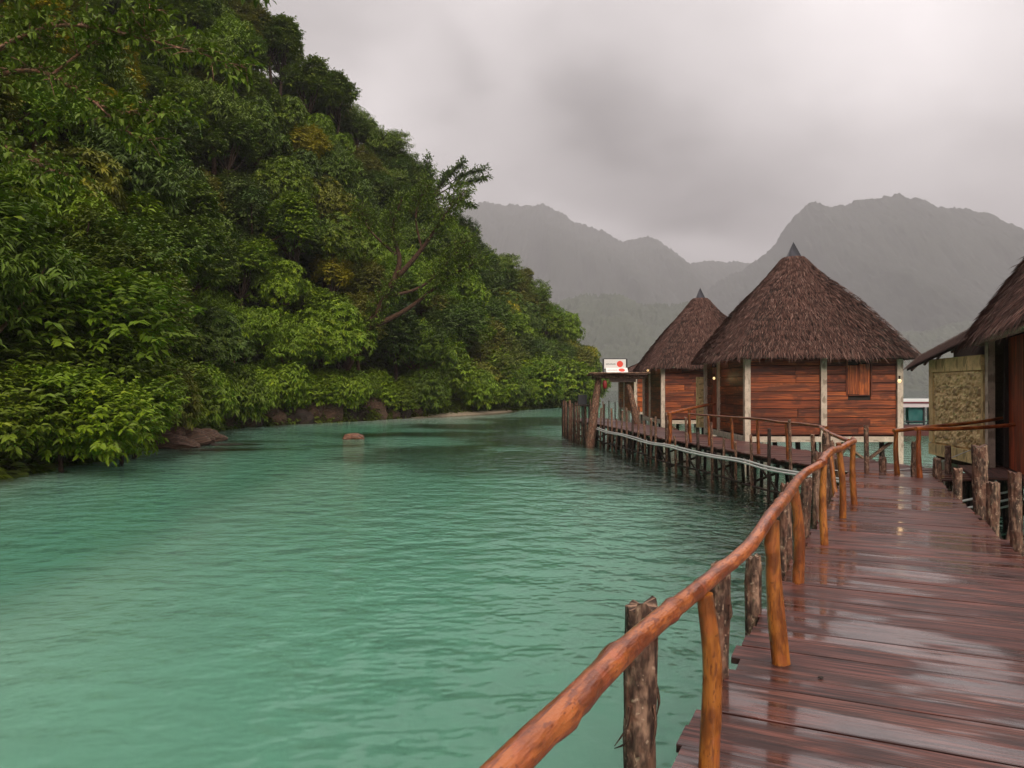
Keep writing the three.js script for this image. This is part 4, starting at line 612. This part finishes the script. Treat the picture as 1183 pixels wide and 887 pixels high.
{ // two smaller roofs farther along
  for (const [lab, X, Z, sc, sd] of [['small thatched hut with orange board wall seen past the gate', 8.3, 49.5, 0.62, 29], ['farthest thatched hut, only its roof tip showing behind the others', 9.0, 57, 0.62, 39]]) {
    const W = 4.6, h = thing('thatched_hut', lab, 'hut', [X + W / 2, 0, -(Z + W / 2)]), hw = W / 2;
    for (const [cx, cz] of [[-hw, hw], [hw, hw], [-hw, -hw], [hw, -hw], [-hw + 1.0, hw + 0.2]]) mesh('column', bx(0.2, 5.8, 0.2, cx, 0.72, cz), concrete, h);
    boardWall(h, W - 0.25, 2.6, 0, DECK, hw - 0.03, 0, [wallOrange, wallMats[2]], 2000 + sd, { n: 8 }); boardWall(h, W - 0.25, 2.6, -hw, DECK, 0, -Math.PI / 2, [wallOrange, wallMats[2]], 2100 + sd, { n: 8 });
    mesh('floor', bx(W + 0.1, 0.15, W + 0.1, 0, DECK - 0.1, 0), concrete, h);
    const roof = mesh('roof', hutRoof.under, thatchUnder, h); roof.position.set(0, DECK + 2.62, 0); roof.scale.set(0.95, 0.36, 0.95); const th = mesh('thatch', hutRoof.thatch, thatchMat, roof); th.userData.kind = 'stuff';
    const cp = mesh('roof_cap', capGeo(0.2, 0.9), capMat, roof); cp.position.y = 4.3;
    for (let i = 0; i < 4; i++) mesh('stilt', logGeo([[-hw + 0.5 + i * 1.2, -2.4, hw - 0.3], [-hw + 0.5 + i * 1.2, DECK - 0.1, hw - 0.3]], [0.09], { radial: 7, steps: 3, seed: i }), barkDark, h);
  }
}
// the hut at the right edge: turned to face the boardwalk, a yellow rough-cast wing at its back corner
{
  const h = thing('thatched_hut', 'thatched hut at the right edge with yellow rough-cast wall and weathered dark boards', 'hut', [9.36, 0, -14.6]); h.rotation.y = -0.17;
  const F = DECK + 0.06, WH = 2.2; // the wing: local -z to the back, its face towards -x
  mesh('screen_wall', bx(0.16, WH, 2.62, 0.07, F + WH / 2, -1.33), yellowPaint, h);
  for (const [w, hh, y, z] of [[0.05, 0.30, F + WH - 0.15, -1.33], [0.07, 0.26, F + 0.13, -1.33]]) mesh('wall_band', bx(w, hh, 2.66, -0.03, y, z), yellowPaint, h);
  mesh('wall_band', bx(0.05, WH - 0.57, 0.22, -0.03, F + WH / 2, -2.55), yellowPaint, h);
  { const g = stuccoGeo(2.3, WH - 0.57, 9); g.rotateY(-Math.PI / 2); g.translate(-0.013, F + WH / 2 - 0.02, -1.25); mesh('stucco', g, stucco, h); }
  mesh('screen_wall', bx(1.4, WH, 0.14, 0.86, F + WH / 2, -2.57), yellowPaint, h);
  mesh('column', bx(0.13, 5.6, 0.13, 0.08, 0.8, 0.07), concrete, h);
  mesh('footing', bx(0.36, 1.4, 0.3, 0.2, 0.28, -2.3), concrete, h);
  mesh('inner_wall', bx(0.06, 2.55, 2.4, 1.05, F + 1.275, -1.3), wallBack, h); mesh('gap_fill', bx(0.8, 0.46, 0.05, 0.85, F + WH + 0.23, -2.56), wallBack, h);  // near-black panels added to darken the open gap under the lean-to
  mesh('wing_floor', bx(1.5, 0.12, 2.6, 0.85, F - 0.07, -1.35), darkWood, h);
  // main body, square, its door side parallel to the boardwalk
  const W2 = (x, Z) => h.worldToLocal(V(x, 0, -Z)); h.updateMatrixWorld(true);
  const c0 = W2(11.36, 12.3), th = -0.422 + 0.17, ca = Math.cos(th), sa = Math.sin(th);
  const at = (u, v) => V(c0.x + u * ca + v * sa, 0, c0.z - u * sa + v * ca);           // u across (door side -u), v towards the camera end
  const wallAt = (name, u, v, w, hh, mats, seed, ry) => { const p = at(u, v); return boardWall(h, w, hh, p.x, F, p.z, th + ry, mats, seed, { n: 5 }); };
  wallAt('wall', -2.4, -1.78, 1.4, 2.75, wallGrey, 3100, -Math.PI / 2);
  wallAt('wall', -2.4, 1.65, 1.7, 2.75, wallGrey, 3200, -Math.PI / 2);
  wallAt('wall', 0, 2.5, 4.8, 2.75, wallGrey, 3300, 0); wallAt('wall', 0, -2.5, 4.8, 2.75, wallGrey, 3400, Math.PI); wallAt('wall', 2.4, 0, 4.9, 2.75, wallGrey, 3500, Math.PI / 2);
  const put = (name, w, hh, d, u, y, v, m) => { const p = at(u, v), q = mesh(name, bx(w, hh, d), m, h); q.position.set(p.x, y, p.z); q.rotation.y = th; return q; };
  put('door_frame', 0.14, 2.6, 0.1, -2.41, F + 1.3, -1.03, wallBack); put('door_frame', 0.14, 2.6, 0.1, -2.41, F + 1.3, 0.75, wallBack); put('door', 0.05, 2.5, 0.84, -2.38, F + 1.25, -0.55, doorRed); put('door', 0.05, 2.5, 0.84, -2.38, F + 1.25, 0.3, doorRed);
  put('floor', 5.0, 0.12, 5.1, 0, F - 0.08, 0, darkWood); put('porch_floor', 0.7, 0.05, 2.2, -2.85, F - 0.05, -0.4, darkWood);
  put('eave_beam', 0.12, 0.15, 5.7, -2.72, F + 2.52, 0, concrete); put('eave_beam', 5.6, 0.15, 0.12, 0, F + 2.52, -2.72, concrete);
  for (let i = 0; i < 4; i++) for (let j = 0; j < 4; j++) { const p = at(-2.3 + i * 1.5, -2.3 + j * 1.5); mesh('stilt', logGeo([[p.x, -2.4, p.z], [p.x, F - 0.12, p.z]], [0.1], { radial: 8, steps: 4, seed: 90 + i * 3 + j, rough: 0.12 }), barkDark, h); }
  const rr = thatchRoof(roofShape(2.95, 3.9, 0.92), 171, { courses: 36, per: 3200, len: 0.27, wid: 0.013 });
  const roof = mesh('roof', rr.under, thatchUnder, h); roof.position.set(c0.x, F + 2.6, c0.z); roof.rotation.y = th; mesh('thatch', rr.thatch, thatchMat, roof).userData.kind = 'stuff';
  mesh('roof_cap', capGeo(0.33, 0.62), capMat, roof).position.y = 4.1;
  // low lean-to roof over the wing, falling to the back left
  const loc = (x, y, Z) => h.worldToLocal(V(x, y, -Z));
  const a = loc(9.15, 3.62, 14.5), b = loc(10.4, 3.98, 16.5), c = loc(10.5, 3.42, 18.9), d = loc(9.87, 3.08, 18.4), r = mulberry(88), pos = [], col = [];
  const S = (u, v) => a.clone().lerp(d, u).lerp(b.clone().lerp(c, u), v);                 // u from the front to the back tip, v from the low edge up
  for (let k = 0; k < 4200; k++) {
    const u = r(), v = Math.floor(r() * 8) / 8 + r() * 0.1, P = S(u, Math.min(1, v)), dn = S(u, v - 0.1).sub(S(u, v)).normalize(), sd = d.clone().sub(a).normalize(), nn = sd.clone().cross(dn).normalize(); if (nn.y < 0) nn.negate();
    dn.addScaledVector(sd, 0.35 + (r() - 0.5) * 0.8).addScaledVector(nn, 0.06 + r() * 0.1).normalize(); const l = 0.16 + r() * 0.22, s1 = sd.clone().multiplyScalar(0.005 + r() * 0.009), e = P.clone().addScaledVector(dn, l), tn = 0.5 + r() * 1.1, cc = [0.125 * tn, 0.070 * tn, 0.055 * tn]; P.addScaledVector(nn, 0.02 + 0.03 * r());
    for (const q of [P.clone().sub(s1), P.clone().add(s1), e]) { pos.push(q.x, q.y, q.z); col.push(...cc); }
  }
  const g = new THREE.BufferGeometry(); g.setAttribute('position', new THREE.Float32BufferAttribute(pos, 3)); g.setAttribute('color', new THREE.Float32BufferAttribute(col, 3));
  const ug = new THREE.BufferGeometry(), up = []; const T = (p, q, s) => up.push(p.x, p.y, p.z, q.x, q.y, q.z, s.x, s.y, s.z), Q = [a, b, c, d]; T(a, b, c); T(a, c, d); const lo = Q.map(p => p.clone().add(V(0, -0.06, 0))); T(lo[0], lo[2], lo[1]); T(lo[0], lo[3], lo[2]); for (let i = 0; i < 4; i++) { const j = (i + 1) % 4; T(Q[i], lo[i], Q[j]); T(Q[j], lo[i], lo[j]); }
  ug.setAttribute('position', new THREE.Float32BufferAttribute(up, 3)); ug.computeVertexNormals();
  const lean = mesh('lean_to_roof', ug, thatchUnder, h); mesh('thatch', g, thatchMat, lean).userData.kind = 'stuff';
  for (const t of [0.1, 0.3, 0.5, 0.7, 0.92]) { const p = S(t, 0.02), q = S(t, 0.98); mesh('rafter', logGeo([p.add(V(0, -0.1, 0)), q.add(V(0, -0.1, 0))], [0.03], { radial: 6, steps: 3, seed: 5 }), bark, h); }
}
// footbridge from the boardwalk to that hut with its two rails
{
  const fb = thing('footbridge', 'short narrow plank footbridge leading to the hut at the right edge', 'footbridge', [0, 0, 0]);
  const p0 = V(7.5, DECK - 0.05, -13.55), p1 = V(11.2, DECK - 0.01, -14.35), ang = Math.atan2(-(p1.z - p0.z), p1.x - p0.x), L = p0.distanceTo(p1);
  for (let k = 0; k < 3; k++) { const g = boardGeo(L, 0.2, 0.045, 0.006, 2, 410 + k, 0.004), m = mesh('plank', g, deckMats[k + 1], fb); m.position.set((p0.x + p1.x) / 2, (p0.y + p1.y) / 2, (p0.z + p1.z) / 2 + (k - 1) * 0.21); m.rotation.y = ang; }
  for (const [x, z] of [[8.3, 13.55], [9.2, 13.75], [10.1, 13.95], [8.7, 14.0], [9.6, 14.15]]) mesh('pile', logGeo([[x + 0.1, -2.4, -z], [x, DECK - 0.09, -z]], [0.06], { radial: 8, steps: 4, seed: x * 10, rough: 0.12 }), barkDark, fb);
  mesh('bark_post', logGeo([[8.3, -2, -13.97], [8.28, 1.5, -13.99]], [0.065, 0.055], { radial: 12, steps: 14, seed: 77, rough: 0.14, ridges: 0.1, ragged: 0.05 }), bark, fb);
  for (const [lab, mat, pm, pts, posts] of [
    ['dark brown handrail on the far side of the footbridge', postMats[2], postMats[0], [[7.1, 1.80, -13.7], [8.0, 1.87, -13.95], [8.8, 1.93, -14.1], [9.75, 2.03, -14.42]], [[7.16, 13.72, 1.80]]],
    ['orange handrail on the near side of the footbridge', railMat, railMat, [[7.18, 1.875, -13.1], [8.1, 1.86, -13.35], [9.0, 1.90, -13.55], [9.8, 1.955, -13.8], [10.8, 1.97, -14.0]], [[7.25, 13.12, 1.86], [10.3, 13.9, 1.94]]]]) {
    const g = thing('bridge_handrail', lab, 'handrail', [0, 0, 0]); mesh('rail', logGeo(pts, [0.036, 0.034, 0.030], { radial: 12, steps: 50, rough: 0.1, seed: 19, knots: 12 }), mat, g);
    for (const [x, z, t] of posts) mesh('post', logGeo([[x + 0.02, DECK - 0.1, -z], [x - 0.01, 1.4, -z], [x, t, -z]], [0.05, 0.045, 0.036], { radial: 12, steps: 12, rough: 0.1, seed: 29 + x }), pm, g);
  }
  const pipes = thing('water_pipe', 'white pipes and hoses hanging under the footbridge beside the right-hand hut', 'pipe', [0, 0, 0]);
  for (const [y, o] of [[0.72, 0.25], [0.6, 0.32], [0.45, 0.2]]) mesh('pipe', logGeo([[7.7, y - 0.15, -13.2 + o], [8.6, y, -13.3 + o], [9.5, y + 0.1, -13.6 + o], [10.8, y + 0.18, -13.8 + o]], [0.02], { radial: 7, steps: 20, rough: 0 }), pipeMat, pipes);
  const heap = thing('timber_props', 'tangle of dark props and poles standing in the water right of the boardwalk', 'timber', [0, 0, 0]); const r = mulberry(64);
  for (let k = 0; k < 26; k++) { const x = 7.2 + r() * 4, z = 11.2 + r() * 2.4, dx = (r() - 0.5) * 1.4, dz = (r() - 0.5) * 0.8; mesh('prop', logGeo([[x, -2, -z], [x + dx * 0.5, -0.2, -z - dz * 0.5], [x + dx, 0.5 + r() * 0.42, -z - dz]], [0.05, 0.04], { radial: 6, steps: 5, seed: 1200 + k, rough: 0.14 }), r() < 0.7 ? barkDark : bark, heap); }
  single('rope', logGeo([[6.2, 1.0, -14.4], [7.0, 0.93, -14.6], [8.2, 1.05, -14.6], [9.3, 1.35, -14.9]], [0.009], { radial: 5, steps: 24, rough: 0 }), pipeMat, 'thin pale rope sagging between the boardwalk and the yellow wall', 'rope');
}
// landing rails at the first hut's door
{
  const g = thing('landing_railing', 'orange handrails beside the landing at the door of the nearest hut', 'railing', [0, 0, 0]);
  for (const [pts] of [[[[4.95, 1.78, -23.3], [6.3, 1.9, -25.6], [7.6, 2.0, -27.6]]], [[[5.2, 1.74, -24.5], [6.4, 1.86, -26.6], [7.5, 1.96, -28.3]]]]) mesh('rail', logGeo(pts, [0.045], { radial: 9, steps: 16, seed: 8, rough: 0.1 }), railMat, g);
  for (const [x, z] of [[5.0, 23.35], [5.3, 24.6], [6.4, 26.6]]) mesh('post', logGeo([[x, 0.8, -z], [x, 1.8, -z]], [0.05], { radial: 8, steps: 5, seed: 8, rough: 0.1 }), postMats[2], g);
}
bulb('small warm bulb hanging by the door of the nearest hut', 7.3, 2.95, -26.6, 0.06);
bulb('white bulb under the eave corner of the second hut', 6.9, 3.5, -37.4, 0.06, 0.06);
bulb('glowing bulb under the far low eave between the nearest hut and the right-hand hut', 9.95, 2.78, -18.9, 0.06);
// ---------------------------------------------------------------- gate, sign, boat
{
  const g = thing('gate', 'rough timber gate frame with slanting posts and plank lintel at the end of the walkway', 'gate', [0, 0, 0]);
  mesh('post', logGeo([[3.45, -1.2, -33.5], [3.6, 0.4, -33.5], [3.98, 3.25, -33.6]], [0.22, 0.20, 0.12], { radial: 14, steps: 22, rough: 0.12, seed: 91, ridges: 0.06 }), barkPale, g);
  mesh('post', logGeo([[5.72, 0.8, -33.5], [5.42, 2.2, -33.5], [5.15, 3.25, -33.6]], [0.17, 0.14, 0.12], { radial: 14, steps: 16, rough: 0.1, seed: 92, ridges: 0.06 }), barkPale, g);
  const r = mulberry(3);
  for (let k = 0; k < 7; k++) mesh('lintel_plank', boardGeo(2.5 + r() * 0.3, 0.19, 0.05, 0.006, 1, 610 + k, 0.01).rotateX((r() - 0.5) * 0.3).translate(4.85 + (r() - 0.5) * 0.2, 3.28 - (k % 2) * 0.07, -33.05 - k * 0.17), [barkPale, bark, wallGrey[2]][k % 3], g);
  mesh('lintel_beam', logGeo([[3.7, 3.13, -33.3], [6.1, 3.1, -33.3]], [0.09], { radial: 8, seed: 6, rough: 0.1 }), bark, g); mesh('lintel_beam', logGeo([[3.7, 3.13, -34], [6.1, 3.1, -34]], [0.09], { radial: 8, seed: 16, rough: 0.1 }), barkDark, g);
  mesh('hanging_board', bx(1.2, 0.18, 0.05, 5.0, 2.95, -33.3), barkDark, g);
  const signTex = (() => { const c = document.createElement('canvas'); c.width = 512; c.height = 224; const x = c.getContext('2d'); x.fillStyle = '#e9e4e0'; x.fillRect(0, 0, 512, 224); x.fillStyle = '#e8503f'; x.beginPath(); x.arc(372, 112, 74, 0, 6.3); x.fill(); x.strokeStyle = '#9a9694'; x.lineWidth = 9; x.beginPath(); for (let k = 0; k < 9; k++) { const a = 40 + k * 26; x.moveTo(a, 132); x.quadraticCurveTo(a + 4, 88 - (k % 3) * 10, a + 14, 110); x.quadraticCurveTo(a + 18, 136, a + 26, 128); } x.stroke(); const t = new THREE.CanvasTexture(c); t.colorSpace = THREE.SRGBColorSpace; return t; })();
  const sg = thing('sign', 'white two-board sign with a red disc on top of the gate', 'sign', [4.66, 3.32, -33.3]);
  const white = std({ map: signTex, roughness: 0.5 }), edge = std({ color: lin(0.03, 0.03, 0.035), roughness: 0.6 });
  const face = (w, hh) => { const b = new THREE.BoxGeometry(w, hh, 0.03); return b; };
  const b1 = mesh('board', face(0.98, 0.43), [edge, edge, edge, edge, white, edge], sg); b1.position.set(0, 0.36, 0);
  const b2 = mesh('board', face(0.98, 0.36), [edge, edge, edge, edge, white, edge], sg); b2.position.set(0.06, 0.07, 0.16); b2.rotation.x = -0.9;
  for (const x of [-0.53, 0.53]) mesh('frame_post', bx(0.06, 0.62, 0.06, x, 0.29, -0.02), edge, sg); mesh('frame_bar', bx(1.0, 0.03, 0.05, 0, 0.6, -0.01), edge, sg); mesh('frame_bar', bx(1.0, 0.03, 0.05, 0, 0.128, -0.01), edge, sg);
  const bo = thing('speaker_box', 'black box on the stake fence left of the gate post', 'box', [3.3, 1.75, -34.6]); mesh('case', bx(0.4, 0.44, 0.36, 0, 0.3, 0), edge, bo); mesh('shelf', bx(0.62, 0.05, 0.42, 0, 0.04, 0), wallBack, bo); mesh('stand', bx(0.06, 1.0, 0.06, 0, -0.48, 0), barkDark, bo);
  const la = thing('lantern', 'small dark red lantern hanging from the gate lintel', 'lantern', [4.2, 2.55, -33.3]); const red = std({ color: lin(0.25, 0.02, 0.02), roughness: 0.5 }); mesh('body', new THREE.LatheGeometry([[0, 0], [0.07, 0.02], [0.1, 0.12], [0.1, 0.28], [0.06, 0.38], [0, 0.4]].map(([a, b]) => new THREE.Vector2(a, b)), 12), red, la); mesh('cord', new THREE.CylinderGeometry(0.008, 0.008, 0.25, 5).translate(0, 0.5, 0), edge, la);
  const bt = thing('boat', 'long boat with white canopy and teal tarpaulins moored behind the huts', 'boat', [22.5, 0, -41]);
  const hs = new THREE.Shape(); hs.moveTo(-4.6, 0.75); hs.quadraticCurveTo(-3.6, 0.5, -3, 0.48); hs.lineTo(3, 0.48); hs.quadraticCurveTo(4, 0.55, 4.8, 0.95); hs.quadraticCurveTo(4.2, -0.2, 3.2, -0.35); hs.lineTo(-3.6, -0.35); hs.quadraticCurveTo(-4.4, 0.1, -4.6, 0.75);
  mesh('hull', new THREE.ExtrudeGeometry(hs, { depth: 1.2, bevelEnabled: true, bevelSize: 0.08, bevelThickness: 0.15, bevelSegments: 2 }).translate(0, 0, -0.6), std({ color: lin(0.10, 0.025, 0.022), roughness: 0.5 }), bt);
  mesh('canopy', bx(7.4, 0.14, 1.9, 0, 1.92, 0), std({ color: lin(0.75, 0.74, 0.74), roughness: 0.5 }), bt); mesh('canopy_trim', bx(7.44, 0.09, 1.94, 0, 1.80, 0), std({ color: lin(0.16, 0.03, 0.04), roughness: 0.5 }), bt); mesh('canopy_band', bx(7.38, 0.2, 1.88, 0, 1.65, 0), std({ color: lin(0.6, 0.5, 0.52), roughness: 0.6 }), bt);
  for (let k = 0; k < 7; k++) for (const z of [-0.8, 0.8]) mesh('canopy_post', bx(0.07, 1.25, 0.07, -3.4 + k * 1.13, 1.0, z), edge, bt);
  const teal = std({ color: lin(0.01, 0.10, 0.095), roughness: 0.6 });
  for (let k = 0; k < 5; k++) { const tg = new THREE.BoxGeometry(0.85, 0.85, 0.3, 6, 6, 2), p = tg.attributes.position; for (let i = 0; i < p.count; i++) p.setZ(i, p.getZ(i) + 0.12 * (fbm(p.getX(i) * 4 + k, p.getY(i) * 3, 2, 2) - 0.5)); tg.computeVertexNormals(); mesh('tarpaulin', tg.translate(-2.8 + k * 1.2, 1.1, 0.62), teal, bt); }
  mesh('side_rail', bx(7.0, 0.06, 0.06, 0, 0.78, 0.86), edge, bt);
}
// look-alikes that share a description are told apart by their order from the left
{
  const by = {}, nth = ['first', 'second', 'third', 'fourth', 'fifth', 'sixth', 'seventh', 'eighth', 'ninth', 'tenth', 'eleventh', 'twelfth'];
  for (const o of scene.children) if (o.userData.group && o.userData.label) (by[o.userData.label] ??= []).push(o);
  for (const [l, a] of Object.entries(by)) if (a.length > 1) a.sort((p, q) => p.position.x / -p.position.z - q.position.x / -q.position.z).forEach((o, i) => { o.userData.label = `${l}, ${nth[i] || i + 1} from left`; });
}
renderer.render(scene, camera);
